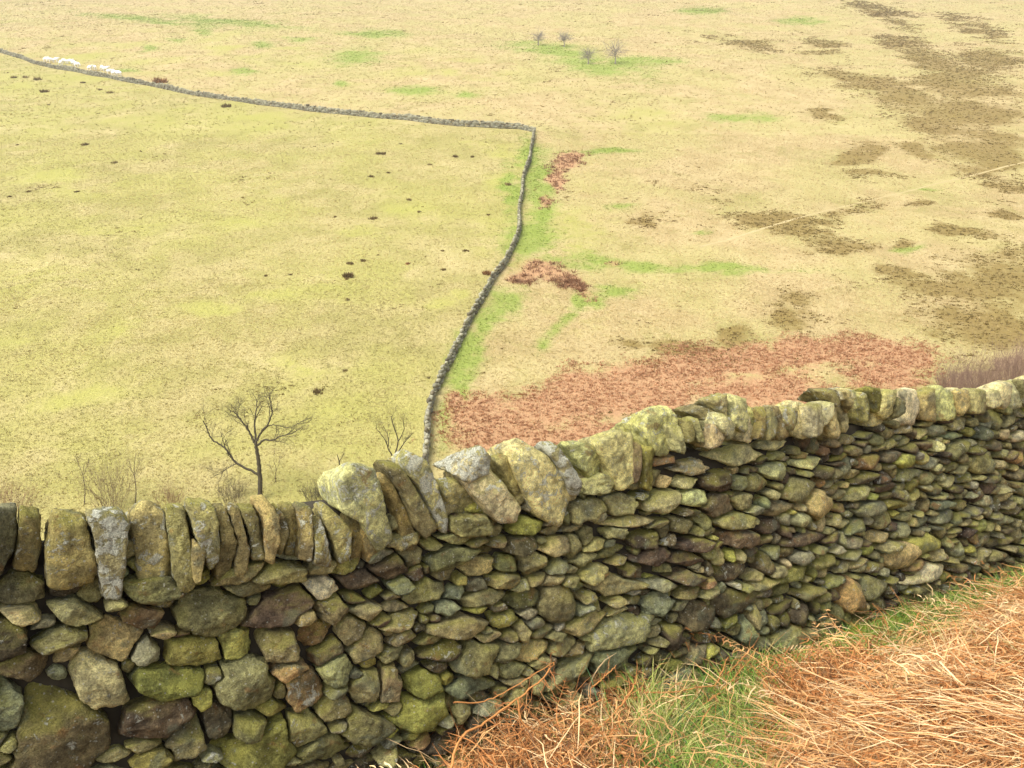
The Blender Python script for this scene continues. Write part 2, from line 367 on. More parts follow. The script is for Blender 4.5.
# dead bracken on the slope
x1, y1 = scatter(90000, 41, 75); x2, y2 = scatter(120000, 75, 190); x, y = np.concatenate([x1, x2]), np.concatenate([y1, y2])
g, h, b, m, l, f = masks(x, y); bn = b*(1+.5*fbm2(x, y, 7., 3, 66.))+.75*fbm2(x, y, 2.5, 4, 6.); keep = (bn > RNG.uniform(.25, .6, len(x))) & (b > .14); x, y = x[keep], y[keep]; k = len(x)
ol = .5+.5*fbm2(x, y, 4., 2, 3.)
def colf(x_, y_, n_2): return mixc(mixc((.43, .22, .115), (.63, .385, .235), np.clip(ol*1.3-.15+.5*fbm2(x, y, 1.3, 2, 23.), 0, 1)), (.33, .15, .075), RNG.uniform(0, 1, k)**3)*(1-.38*sstep(68, 74, y_))[:, None]*np.array([1, 1.0, .95])
V, F, c = tufts((x, y), (.22+.002*y)*RNG.uniform(.7, 1.3, k), (.21+.24*sstep(68, 74, y))*RNG.uniform(.5, 1.2, k), colf, 8, 1.15, wid=.33)
o = mesh_np('hillside_bracken', V, F, VEG, {'tint': c}, smooth=False); tag(o, 'rust coloured dead bracken beds on the slope behind the near wall', 'bracken', kind='stuff')

# ------------------------------------------------------------------ stones
ICO = {}
def ico(l):
    if l not in ICO:
        bm = bmesh.new(); bmesh.ops.create_icosphere(bm, subdivisions=l, radius=1)
        bm.verts.ensure_lookup_table()
        ICO[l] = (np.array([v.co[:] for v in bm.verts]), np.array([[v.index for v in f_.verts] for f_ in bm.faces])); bm.free()
    return ICO[l]
NTH = 120; TH = np.linspace(-np.pi, np.pi, NTH, endpoint=False)
def angular(Rt, jit=.0):
    n = len(Rt); loc = [i for i in range(n) if Rt[i] >= Rt[i-1] and Rt[i] > Rt[(i+1) % n] and Rt[i] > .75*max(Rt[(i+k) % n] for k in range(-9, 10))]
    if len(loc) < 3: loc = [int(q) for q in (np.arange(6)*n/6+RNG.integers(0, n))]
    loc = sorted(set(q % n for q in loc)); full = []
    for a_, b_ in zip(loc, loc[1:]+[loc[0]+n]):
        full.append(a_); gap = b_-a_
        if gap > n*.24:
            for k in range(1, int(gap//(n*.2))+1): full.append((a_+gap*k//(int(gap//(n*.2))+1)) % n)
    full = sorted(set(full)); P = np.stack([Rt*np.cos(TH), Rt*np.sin(TH)], -1)[full]; out = Rt.copy()
    for i, a_ in enumerate(full):
        b_ = full[(i+1) % len(full)]; m = (b_-a_) % n; p0, p1 = P[i], P[(i+1) % len(full)]; e = p1-p0; nn = np.array([e[1], -e[0]]); c = nn@p0
        for k in range(m):
            j = (a_+k) % n; u = np.array([math.cos(TH[j]), math.sin(TH[j])]); dn = nn@u
            if abs(dn) > 1e-9 and c/dn > 0: out[j] = np.clip(c/dn, .55*Rt[j], 1.06*Rt[j])
    return out
def stone(level, Rth, a, b, D, planes, seed, p=9., rough=1.):
    """convex-ish block: outline Rth in (s,h), half depth D in d, cut by planes; then weathered. -> V (s,h,d), F"""
    dirs, F = ico(level); d = dirs*np.array([a, b, D]); d /= np.linalg.norm(d, axis=1, keepdims=True)
    th = np.arctan2(d[:, 1], d[:, 0]); rr = np.interp(th, np.append(TH, np.pi), np.append(Rth, Rth[0]))
    terms = [(np.hypot(d[:, 0], d[:, 1])/rr)**p, (np.abs(d[:, 2])/D)**p]
    p2 = 60.; terms.append(sum((np.maximum(d@nv, 0)/hk)**p2 for nv, hk in planes)**(p/p2))
    t = sum(terms)**(-1/p); V = d*t[:, None]
    sc_ = min(a, b, D); nn = V/np.array([a*a, b*b, D*D]); nn /= np.linalg.norm(nn, axis=1, keepdims=True)+1e-9
    sh = seed*np.array([13.7, 7.1, 3.3])
    dsp = fbm(V*11+sh, 2)*.006+fbm(V*30+sh+5, 3)*.007-np.abs(fbm(V*24+sh+15, 2))*.008+fbm(V*95+sh+9, 2)*.0034
    V = V+nn*(dsp*rough*min(1., sc_/.055))[:, None]
    return V, F
PAL = dict(o=(.225, .20, .09), y=(.32, .275, .14), b=(.13, .095, .06), g=(.22, .215, .15), m=(.27, .26, .05), t=(.18, .195, .125), p=(.105, .068, .05), r=(.29, .155, .075), w=(.50, .46, .30), c=(.44, .44, .20), k=(.33, .27, .115))
for k_ in PAL: PAL[k_] = tuple(.68*np.array(PAL[k_])+.32*np.array((.20, .18, .085))*(sum(PAL[k_])/.44))
smat, n_, bs = new_mat('weathered_gritstone', .9); N = NT(n_); A = N.attr('tint'); va = N.node('ShaderNodeVectorMath', operation='MULTIPLY_ADD'); N.lk(A.outputs['Vector'], va.inputs[0]); va.inputs[1].default_value = (37, 53, 41); N.lk(N.pos(), va.inputs[2]); P = va.outputs[0]; base = A.outputs['Color']
na = N.noise(P, 9, 5, .6); nb_ = N.noise(P, 38, 5, .65); nc = N.noise(P, 170, 4, .7); nd = N.noise(P, 4.5, 3)
col = N.mix(.85, base, N.mix(N.ramp(na, .3, .7), (.45, .44, .46), (1.5, 1.45, 1.3)), 'MULTIPLY')
col = N.mix(.7, col, N.mix(N.ramp(nb_, .3, .7), (.42, .41, .40), (1.55, 1.55, 1.5)), 'MULTIPLY')
nz = N.node('ShaderNodeSeparateXYZ'); gN = N.node('ShaderNodeNewGeometry'); N.lk(gN.outputs['Normal'], nz.inputs[0])
up = N.ramp(nz.outputs[2], -.1, .75)
col = N.mix(N.math('MULTIPLY', N.ramp(nd, .42, .62), N.math('MULTIPLY', up, .7)), col, (.31, .29, .06))                 # moss and algae on ledges
col = N.mix(N.math('MULTIPLY', N.ramp(N.noise(P, 7., 5, .6, .4), .56, .66), .55), col, (.17, .185, .12))                 # grey green crust
col = N.mix(N.math('MULTIPLY', N.ramp(N.noise(P, 13., 5, .6, .4), .60, .70), .5), col, (.30, .145, .05))                 # iron stain
lw = N.math('MULTIPLY', N.ramp(N.math('ADD', N.noise(P, 22, 6, .72, .6), N.math('MULTIPLY', A.outputs['Alpha'], .16)), .635, .70), .85)
col = N.mix(lw, col, N.mix(nc, (.44, .44, .33), (.74, .74, .62)))                                                          # lichen crust
v = N.node('ShaderNodeTexVoronoi'); v.inputs['Scale'].default_value = 75; N.lk(P, v.inputs['Vector'])
vs = N.sep(v.outputs['Color']); spot = N.math('MULTIPLY', N.math('LESS_THAN', v.outputs['Distance'], N.math('MULTIPLY', vs[1], .32)), N.math('GREATER_THAN', vs[0], .62))
col = N.mix(N.math('MULTIPLY', spot, .6), col, (.50, .49, .40))
col = N.mix(.5, col, N.mix(N.ramp(nc, .3, .7), (.36, .36, .36), (1.75, 1.75, 1.7)), 'MULTIPLY')
N.lk(col, bs.inputs['Base Color'])
hb = N.math('ADD', N.math('MULTIPLY', nb_, 1.), N.math('MULTIPLY', nc, .6))
N.lk(N.bump(N.math('ADD', hb, N.math('MULTIPLY', lw, .25)), 1., .026), bs.inputs['Normal'])

# --- coping stones: outlines of the upright stones along the top, as seen on the wall
COPE = [
 ('g','-60 507 -8 505 -4 560 -30 590 -70 580',.3),
 ('g','-12 508 17 509 16 554 0 578 -12 578',.25),('o','18 507 40 519 42 554 35 580 10 576 18 538',.3),
 ('k','52 513 86 519 99 572 96 589 63 598 45 591 46 558',.35),('y','86 517 117 509 131 525 128 564 123 605 102 605 98 578 92 533',.75),
 ('k','130 517 146 501 166 513 174 568 179 605 174 615 143 605 135 566',.45),('o','166 507 187 508 197 593 182 601 174 577',.2),
 ('o','195 542 208 551 203 587 197 589 193 560',.1),('y','188 501 217 507 226 559 212 578 205 560 195 538',.5),
 ('o','213 507 227 507 240 544 232 583 221 591 216 570 222 540',.2),('k','227 505 240 507 252 550 248 577 234 581 240 545',.3),
 ('o','239 507 258 509 267 548 266 567 253 565 250 538',.2),('k','254 501 266 497 282 516 280 548 274 569 266 565 264 512',.15),
 ('o','278 505 286 515 291 534 283 559 277 557',.1),('k','282 505 297 507 306 544 302 559 287 559 291 532',.2),
 ('k','299 505 315 509 317 538 313 565 300 563 304 535',.3),('y','317 520 325 518 338 563 336 573 315 567',.7),
 ('k','317 505 328 505 342 518 355 532 352 561 340 568 334 544',.3),('k','344 516 360 516 365 548 364 571 350 567 354 535',.1),
 ('k','356 514 365 524 382 555 379 567 369 565',.1),('c','338 484 354 463 377 469 389 504 402 555 388 564 363 525 345 516',.45),
 ('k','377 473 391 475 406 508 418 535 418 551 404 553 393 494',.2),('o','379 463 399 463 418 489 443 532 430 543 418 530 402 485',.1),
 ('c','401 465 410 451 430 461 442 489 453 520 451 539 443 535 424 494',.8),('y','442 483 461 481 488 512 485 518 463 520 452 515',.35),
 ('o','457 520 494 518 497 535 467 543 455 534',.0),('w','463 479 490 463 508 485 527 514 524 524 502 526 490 514',.3),
 ('w','457 477 475 452 485 447 496 459 492 475 470 482',.9),('k','498 459 510 455 527 494 527 516 516 494',.1),
 ('c','510 453 527 439 547 453 578 488 564 531 539 519 521 482',.45),('g','545 443 559 443 584 482 584 495 576 501 562 470',.9),
 ('c','566 443 586 443 609 460 605 484 594 482 582 468',.2),('c','586 482 604 474 619 478 613 495 588 497',.1),
 ('c','596 443 619 431 635 433 639 484 621 494 609 468',.1),('b','635 437 645 445 641 484 637 488',.0),
 ('m','646 443 660 447 659 494 654 496 641 488',.0),('c','645 427 656 408 676 404 684 415 688 439 672 460 660 462',.35),
 ('c','676 425 684 425 690 454 688 457 681 454',.1),('y','685 417 701 417 707 444 689 448',.2),
 ('w','697 413 709 405 726 411 741 427 734 448 719 429',.3),('y','701 421 719 425 730 438 723 450 709 454',.2),
 ('c','717 403 732 395 748 399 752 419 750 434 740 427',.4),('c','752 403 767 417 763 434 752 448 744 446 748 425',.2),
 ('k','760 405 777 403 782 427 777 440 758 446 766 425',.3),('c','775 405 801 407 804 421 797 436 783 442',.4),
 ('c','797 399 814 403 814 436 810 442 799 440',.15),('w','814 407 836 403 838 417 824 436 814 440',.2),
 ('w','826 393 855 390 862 400 838 405',.3),('c','828 418 838 401 855 424 849 436 834 438',.1),('c','844 391 861 393 866 413 857 419',.2),
 ('c','861 393 873 389 886 417 886 426 869 426',.4),('m','873 387 885 387 888 413 883 417',.0),('c','886 389 899 389 898 415 892 424 884 416',.1),
 ('o','900 395 910 401 908 413 896 426',.0),('w','902 389 920 387 922 409 916 428 902 428 908 410',.2),('c','922 391 939 384 955 393 959 421 941 424 926 421',.1),
 ('w','953 389 963 387 967 417 961 419',.1),('k','965 389 976 389 978 409 969 419',.1),('c','976 387 990 389 990 415 978 417',.1),
 ('w','990 389 1000 389 1006 405 994 413',.2),('w','1002 385 1024 380 1028 405 1007 411 998 400',.2),
 ('w','1024 378 1044 377 1048 402 1030 408',.2),('c','1046 378 1060 376 1066 398 1052 404',.2),('c','1064 376 1082 375 1086 396 1070 402',.2),('w','1084 374 1100 372 1104 392 1090 398',.2)]
def arr(t): q = np.array([float(v_) for v_ in t.split()]).reshape(-1, 2); return q[:, 0], q[:, 1]
def poly_R(sx, hx):
    """centroid + radial profile of a polygon"""
    x2, y2 = np.roll(sx, -1), np.roll(hx, -1); cr = sx*y2-x2*hx; Ar = cr.sum()/2
    c = np.array([((sx+x2)*cr).sum(), ((hx+y2)*cr).sum()])/(6*Ar)
    out = np.zeros(NTH)
    for i, t in enumerate(TH):
        u = np.array([math.cos(t), math.sin(t)]); best = .01
        for a0, b0, a1, b1 in zip(sx-c[0], hx-c[1], x2-c[0], y2-c[1]):
            e = np.array([a1-a0, b1-b0]); det = u[0]*-e[1]+u[1]*e[0]
            if abs(det) < 1e-12: continue
            tt = (a0*-e[1]+b0*e[0])/det; k = (u[0]*b0-u[1]*a0)/det
            if tt > 0 and -.001 <= k <= 1.001: best = max(best, tt)
        out[i] = best
    out = (np.roll(out, 1)+2*out+np.roll(out, -1))/4
    return c, out
wall_loc = wpt(LEN*.45, -WALL_H, -.25)
wall = empty('dry_stone_wall', wall_loc)
tag(wall, 'mossy gritstone dry stone wall with upright coping stones crossing the whole foreground', 'stone wall')
def tint_for(k, lich, n, var=.12, sat=None):
    c = np.array(PAL[k])*(1+RNG.uniform(-var*1.6, var*1.6))*(1+RNG.uniform(-.06, .06, 3)); return np.broadcast_to(np.append(c, lich), (n, 4))
cover = []; GX = Geo()
def extra_cope(s0, s1):
    out, s_ = [], s0
    while s_ < s1:
        w_ = RNG.uniform(.09, .17); tp = RNG.uniform(-.03, .05); bt = RNG.uniform(-.30, -.24); ln_ = RNG.uniform(-.03, .05)
        out.append((RNG.choice(list('cwko')), np.array([s_-ln_, s_+w_*.8-ln_, s_+w_, s_+w_*.7, s_+.1*w_]), np.array([tp, tp-.03, -.15, bt, bt+.02]))); s_ += w_*1.02
    return out
def split_cope(px, py):
    ym = py.mean(); xm = (px.min()+px.max())/2; k_ = RNG.uniform(-.15, .3); out = []
    f_ = px-xm-k_*(py-ym)
    for sg in (-1, 1):
        ox, oy = [], []
        for i in range(len(px)):
            j = (i+1) % len(px); a_, b_ = sg*f_[i], sg*f_[j]
            if a_ >= 0: ox.append(px[i]); oy.append(py[i])
            if (a_ < 0) != (b_ < 0): t_ = a_/(a_-b_); ox.append(px[i]+t_*(px[j]-px[i])); oy.append(py[i]+t_*(py[j]-py[i]))
        ox, oy = np.array(ox), np.array(oy); top = oy < ym; oy = oy+np.where(top, RNG.uniform(-3.5, 3), RNG.uniform(-3, 4)); out.append((ox, oy))
    return out
_c = []
for k, t, lich in COPE:
    px, py = arr(t)
    if px.mean() > 690 and np.ptp(px) > 21: _c += [(k if q_ else RNG.choice(list('cwkoy')), v_, lich) for q_, v_ in enumerate(split_cope(px, py))]
    else: _c.append((k, (px, py), lich))
COPE = _c
EXTRA = extra_cope(*[float(to_wall([q_], [384])[0][0])+.02 for q_ in (1104,)]+[LEN+4.3])+extra_cope(-1.5, float(to_wall([-72], [540])[0][0])-.1)
for i, (k, t, lich) in enumerate(COPE+EXTRA):
    front = .035+RNG.uniform(-.045, .055)
    if isinstance(t, tuple): px, py = t; s_, h_ = to_wall(px, py, front)
    else: s_, h_, lich = t, lich, .2; px = project(wpt(s_, h_, 0*s_))[0]
    c, Rt = poly_R(s_, h_); Rt = Rt*(.91 if px.mean() > 640 else .98)
    a = max(Rt[18], Rt[54], .02); a = (s_.max()-s_.min())/2; b_ = (h_.max()-h_.min())/2
    D = RNG.uniform(.15, .20)
    pl = []
    top = h_.max()-c[1]
    nv = np.array([RNG.uniform(-.12, .12), .86, -.5]); nv /= np.linalg.norm(nv); pl.append((nv, max(.02, nv@np.array([0, top*1.0, D*.6]))))
    nv = np.array([RNG.uniform(-.3, .3), RNG.uniform(-.1, .2), 1]); nv /= np.linalg.norm(nv); pl.append((nv, D*.95+.25*(abs(nv[0])*a+abs(nv[1])*b_)))
    for _ in range(4):
        nv = np.array([RNG.normal(), RNG.normal()*.6, abs(RNG.normal())+.3]); nv /= np.linalg.norm(nv)
        ext = abs(nv[0])*a+abs(nv[1])*b_+abs(nv[2])*D; pl.append((nv, ext*RNG.uniform(.72, .92)))
    V, F = stone(5 if px.mean() < 700 else 4, Rt, a, b_, D, pl, i+1., p=34, rough=1.0)
    W = wpt(V[:, 0]+c[0], V[:, 1]+c[1], V[:, 2]+front-D)
    if not isinstance(t, tuple): GX.add(W, F, tint_for(k, .2, len(W))*np.array([1.36, 1.36, 1.34, 1])); continue
    mesh_np('coping_stone', W, F, smat, {'tint': tint_for(k, lich*1.25+.08, len(W), .17)*np.array([1.36, 1.36, 1.34, 1])}, parent=wall, loc=wpt(c[0], c[1], front-D))
    cover.append((c[0], h_.min()))

o = GX.build('coping_run', smat, parent=wall, loc=wall_loc); o['kind'] = 'stuff'
# --- face stones
FACE = [  # px, py, w, h, tilt (deg, picture-clockwise), colour, lichen
 (20,595,50,28,0,'o',.1),(22,618,48,18,0,'y',.3),(6,642,40,46,0,'b',.1),(76,619,56,22,5,'y',.3),(142,618,76,22,10,'r',.1),(60,643,60,24,-4,'y',.4),
 (66,661,32,15,-25,'k',.0),(117,645,52,38,10,'k',.1),(22,670,52,26,2,'b',.1),(148,657,40,26,0,'t',.2),(98,690,72,50,32,'y',.2),(60,682,26,16,10,'t',.2),
 (60,738,94,92,4,'b',.15),(214,616,76,44,-4,'o',.1),(196,655,76,30,2,'m',.05),(238,650,38,36,0,'m',.0),(166,688,86,32,-6,'m',.0),(156,722,88,44,-20,'p',.2),
 (190,742,38,50,10,'y',.3),(204,702,26,22,0,'m',.1),(247,688,56,54,20,'o',.0),(280,612,82,30,-25,'p',.05),(282,650,54,30,8,'o',.1),(318,641,40,28,-20,'r',.2),
 (330,656,46,20,-32,'b',.1),(308,693,36,38,0,'r',.6),(338,672,32,36,-15,'o',.1),(218,727,34,42,20,'b',.0),(252,732,38,28,5,'o',.2),(273,713,36,14,-8,'m',.1),
 (306,735,52,32,-25,'o',.2),(368,731,46,32,-12,'o',.1),(372,690,32,34,-15,'o',.05),(391,691,26,36,0,'y',.1),(371,650,40,26,-22,'o',.1),(334,609,28,34,5,'o',.2),
 (366,612,36,16,0,'y',.1),(264,752,84,46,-14,'m',.0),(324,754,52,32,-10,'o',.2),(352,634,22,34,10,'o',.1),(334,714,32,30,-20,'k',.1),(250,592,50,16,-8,'o',.0),
 (283,575,56,20,0,'o',.1),(325,590,36,24,10,'w',.6),(360,584,42,20,5,'b',.2),(4,716,44,60,3,'t',.1),(418,558,22,22,0,'o',.1),(453,558,54,20,-18,'o',.2),
 (436,548,22,12,0,'o',.0),(482,566,36,22,5,'k',.1),(510,566,32,15,-8,'o',.2),(523,547,28,16,-5,'o',.4),(530,528,32,14,-10,'m',.1),(588,511,40,20,-15,'o',.2),
 (627,507,36,22,5,'o',.4),(635,523,48,14,-5,'y',.2),(670,484,20,14,0,'k',.1),(667,502,44,20,-15,'c',.1),(692,484,36,14,-8,'c',.1),(606,518,12,12,0,'g',.1),
 (621,534,32,14,-5,'o',.2),(744,458,48,18,-6,'c',.2),(782,449,44,10,-6,'c',.1),(699,470,50,16,-6,'y',.6),(722,483,34,22,0,'p',.1),(742,484,24,16,0,'t',.2),
 (760,485,32,18,-15,'o',.1),(722,506,32,24,10,'b',.3),(748,501,34,16,-8,'o',.1),(778,473,22,20,10,'c',.1),(803,491,28,22,-25,'o',.1),(695,499,40,18,-12,'c',.1),
 (814,464,30,12,-12,'c',.1),(820,506,22,26,0,'k',.1),(622,635,60,36,-22,'y',.5),(617,661,66,26,-16,'t',.2),(560,606,36,40,-10,'o',.1),(464,628,62,16,-6,'o',.1),
 (509,623,28,18,-8,'m',.4),(531,601,40,18,-10,'o',.1),(490,601,44,14,-8,'o',.1),(478,661,38,30,-28,'k',.1),(428,688,30,28,-10,'m',.0),(474,688,44,20,-8,'t',.1),
 (425,716,46,34,-32,'m',.1),(430,597,40,24,-10,'o',.1),(620,587,46,16,0,'o',.1),(665,587,46,13,0,'g',.1),(588,625,44,18,-25,'k',.1),(538,563,30,20,5,'o',.2),
 (655,560,40,16,-8,'p',.1),(640,573,30,18,0,'p',.0),(690,560,34,14,-5,'p',.0),(690,580,36,14,-4,'p',.1),(700,545,40,14,-5,'p',.0),(650,542,30,16,-8,'p',.1),(745,540,40,16,-5,'p',.1),(775,530,34,14,-5,'p',.0),(810,540,38,14,-8,'p',.1),(735,522,34,14,-8,'o',.2),
 (665,607,26,30,5,'t',.2),(700,618,30,28,10,'b',.1),(735,575,40,20,-12,'b',.2),(735,605,44,26,-18,'b',.1),(795,640,40,20,-20,'y',.1),(870,590,40,26,-20,'y',.2),(856,595,30,30,10,'r',.1),(935,575,36,20,-25,'w',.2),(985,465,22,24,-40,'k',.1),(930,545,40,18,-12,'m',.1),(905,560,26,26,20,'k',.1)]
seeds = []                                   # (c(2), A(2x2) inverse shape, a, b, key, lich)
def add_seed(c, v1, v2, key, lich):
    M = np.stack([v1, v2], 1); seeds.append((np.array(c), np.linalg.inv(M), np.linalg.norm(v1), np.linalg.norm(v2), key, lich))
for (px, py, w_, h_, an, k, l_) in FACE:
    an = R(an); q = np.array([[0, 0], [w_/2*math.cos(an), w_/2*math.sin(an)], [h_/2*math.sin(an), -h_/2*math.cos(an)]])
    s_, hh = to_wall(px+q[:, 0], py+q[:, 1]); c = np.array([s_[0], hh[0]])
    add_seed(c, np.array([s_[1], hh[1]])-c, np.array([s_[2], hh[2]])-c, k, l_)
S0, S1, H0, H1 = -1.6, LEN+4.5, -1.62, -.16
cen = np.array([q[0] for q in seeds]); inv = np.array([q[1] for q in seeds])
for it in range(34000):
    fr = it/34000
    c = np.array([random.uniform(S0, S1), random.uniform(H0, H1)])
    hgt = (.040 if c[0] < .5 else .035)*(1-.45*fr)*random.uniform(.7, 1.3); wid = hgt*random.uniform(1.5, 2.9)*(1+.28*min(1, max(0, (c[0]-1)/2.5)))
    if c[0] < 1.0: hgt *= 1.12; wid *= 1.12
    if random.random() < .12: wid, hgt = hgt*1.1, wid*.75
    an = random.gauss(.06, .2 if c[0] < 1 else .14); v1 = wid*np.array([math.cos(an), math.sin(an)]); v2 = hgt*np.array([-math.sin(an), math.cos(an)])
    M = np.linalg.inv(np.stack([v1, v2], 1)); d = cen-c
    near = np.abs(d[:, 0]) < .5
    dd = d[near]
    if len(dd):
        n1_ = np.linalg.norm(dd@M.T, axis=1); n2_ = np.linalg.norm(np.einsum('nij,nj->ni', inv[near], dd), axis=1)
        # separation along the line of centres in units of the two radii
        sep = 1/(1/np.maximum(n1_, 1e-6)+1/np.maximum(n2_, 1e-6))
        if sep.min() < .97-.16*fr: continue
    key = random.choices('oygbmtpkr', (38, 14, 12, 13, 9, 6, 7, 8, 2))[0]
    add_seed(c, v1, v2, key, random.choice((0, .1, .1, .2, .3, .5)))
    cen = np.vstack([cen, c]); inv = np.concatenate([inv, M[None]])
stones = []
for i, (c, M, a, b_, k, l_) in enumerate(seeds):
    d = np.linalg.norm(cen-c, axis=1); nb = np.argsort(d)[1:22]
    u = np.stack([np.cos(TH), np.sin(TH)], -1); t = np.linspace(.004, 2.2*max(a, b_), 70)
    pts = u[:, None]*t[None, :, None]                    # (NTH,70,2) relative
    di = np.linalg.norm(pts@M.T, axis=-1)
    dj = np.full(di.shape, 9.)
    for j in nb: dj = np.minimum(dj, np.linalg.norm((pts+c-cen[j])@seeds[j][1].T, axis=-1))
    ok = (di < dj) & (di < 1.9)
    n_ok = np.argmin(ok, axis=1); n_ok = np.where(ok.all(1), 69, n_ok)
    Rt = t[np.maximum(n_ok-1, 0)]; Rt = (np.roll(Rt, 1)+2*Rt+np.roll(Rt, -1))/4
    Rt = angular(np.maximum(Rt*1.01-.003, .008)); Rt = np.where(np.sin(TH) > .05, np.minimum(Rt, np.maximum(.012, (-.165-c[1])/np.maximum(np.sin(TH), .05))), Rt)
    if c[1] > -.18: continue
    px, py = project(wpt([c[0]], [c[1]], [0.])); dep = (wpt(c[0], c[1], 0.)@CF)
    ar = .5*(Rt**2).sum()*(2*np.pi/NTH)
    vis = (-30 < px[0] < 1054) and (py[0] < 790)
    stones.append((ar/dep**2 if vis else 0, i, Rt, c, k, l_, px[0], ar, vis))
order = sorted(stones, key=lambda q: -q[0]); single = {q[1] for q in order[:98]}
G = Geo()
for (_, i, Rt, c, k, l_, px, ar, vis) in stones:
    a = (max(0, (Rt*np.cos(TH)).max())-min(0, (Rt*np.cos(TH)).min()))/2; b_ = ((Rt*np.sin(TH)).max()-(Rt*np.sin(TH)).min())/2
    a = max(a, .01); b_ = max(b_, .01)
    D = RNG.uniform(.085, .12); front = RNG.normal(0, .030 if c[0] < 1.3 else .019)+.15*min(b_, .07)
    if c[1] > -.33: front = min(front, -.012)
    pl = []
    nv = np.array([RNG.normal()*.25, RNG.uniform(.1, .75), 1]); nv /= np.linalg.norm(nv); pl.append((nv, D*RNG.uniform(.84, .96)*nv[2]+abs(nv[0])*a*.3+nv[1]*b_*RNG.uniform(-.1, .5)))
    if RNG.uniform() < .6: nv = np.array([RNG.normal()*.3, -RNG.uniform(.15, .6), 1]); nv /= np.linalg.norm(nv); pl.append((nv, D*RNG.uniform(.88, .98)*nv[2]+abs(nv[0])*a*.3-nv[1]*b_*RNG.uniform(0, .5)))
    for _ in range(6):
        nv = np.array([RNG.normal(), RNG.normal(), abs(RNG.normal())*.8+.35]); nv /= np.linalg.norm(nv)
        ext = abs(nv[0])*a+abs(nv[1])*b_+abs(nv[2])*D; pl.append((nv, ext*RNG.uniform(.58, .9)))
    lev = 4 if (vis and px < 760) else 3
    if i in single and px < 420: lev = 5
    V, F = stone(lev, Rt, a, b_, D, pl, i+101., p=26)
    W = wpt(V[:, 0]+c[0], V[:, 1]+c[1], V[:, 2]+front-D); tn = tint_for(k, l_, len(W), .24)*np.array([1.48, 1.53, 1.58, 1])
    if i in single: mesh_np('face_stone', W, F, smat, {'tint': tn}, parent=wall, loc=wpt(c[0], c[1], front-D))
    else: G.add(W, F, tn)
o = G.build('small_face_stone', smat, parent=wall, loc=wall_loc); o['kind'] = 'stuff'
print('stones', len(stones), 'verts', G.n)
# rubble heart and far face of the wall
n1_, n2_ = 200, 24
U, Vv = np.meshgrid(np.linspace(S0-.3, S1+.3, n1_), np.linspace(0, 1, n2_)); u_, v_ = U.ravel(), Vv.ravel()
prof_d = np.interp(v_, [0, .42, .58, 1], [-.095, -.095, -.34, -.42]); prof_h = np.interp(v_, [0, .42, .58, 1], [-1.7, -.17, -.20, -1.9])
W = wpt(u_, prof_h, prof_d); W = W+(fbm(W*9, 3)*.03)[:, None]*FV
ii = np.arange(len(u_)).reshape(U.shape)
F = np.stack([ii[:-1, :-1], ii[:-1, 1:], ii[1:, 1:], ii[1:, :-1]], -1).reshape(-1, 4)
cmat = tint_mat('wall_rubble', .95, .6)
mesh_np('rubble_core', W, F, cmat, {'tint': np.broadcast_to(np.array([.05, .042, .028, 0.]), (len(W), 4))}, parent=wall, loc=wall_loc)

# ------------------------------------------------------------------ far field walls
fw_mat = tint_mat('field_wall_stone', .95, .5)
def field_wall(pts, label, hgt=.92, th=.36):
    P = spline(pts, 900); seg = np.linalg.norm(np.diff(P[:, :2], axis=0), axis=1); L = np.append(0, np.cumsum(seg))
    n = int(L[-1]/.34); G = Geo(); D0, F0 = ico(2)
    wob = lambda s: .16*math.sin(s*.19+.4*math.sin(s*.07))+.10*math.sin(s*.47+1)
    for k in range(n):
        s = k*.34+random.uniform(-.06, .06)
        x = np.interp(s, L, P[:, 0]); y = np.interp(s, L, P[:, 1]); x2 = np.interp(s+.4, L, P[:, 0]); y2 = np.interp(s+.4, L, P[:, 1])
        t = np.array([x2-x, y2-y, 0]); t /= np.linalg.norm(t)+1e-9; nn = np.array([-t[1], t[0], 0])
        x, y = x+nn[0]*wob(s), y+nn[1]*wob(s)
        z = float(terrain(np.array([x]), np.array([y]))[0]); hh = hgt*(1+.10*math.sin(s*.5)+.12*math.sin(s*.13+2)*math.sin(s*.31)+random.uniform(-.13, .13))
        for c_ in range(4):
            h0 = hh*(c_+.5)/4; wd = th*(1-.1*c_) if c_ < 3 else th*.7
            S_ = np.array([random.uniform(.22, .32), wd*.55, hh/4*.62])
            d = np.sign(D0)*np.abs(D0)**.6*(1+.12*RNG.uniform(-1, 1, (len(D0), 1)))*S_*random.uniform(.6, 1.2)+np.array([0, random.uniform(-.07, .07), random.uniform(-.05, .05)])
            V = np.array([x, y, z+h0-.04])+d[:, :1]*t+d[:, 1:2]*nn+d[:, 2:]*np.array([0, 0, 1])
            v_ = random.uniform(.7, 1.3); base = np.array((.235, .225, .16) if c_ < 3 else (.29, .275, .19))
            if random.random() < .2: base = np.array((.15, .13, .085))
            G.add(V, F0, base*v_)
    return tag(G.build('field_wall', fw_mat, smooth=True, loc=P[450]), label, 'field wall', 'dry stone field walls on the far hillside')
field_wall(WALL_LONG, 'long grey dry stone field wall running across the hillside below the sheep')
field_wall(WALL_DOWN, 'grey dry stone field wall winding down the slope beside green grass', .8, .34)

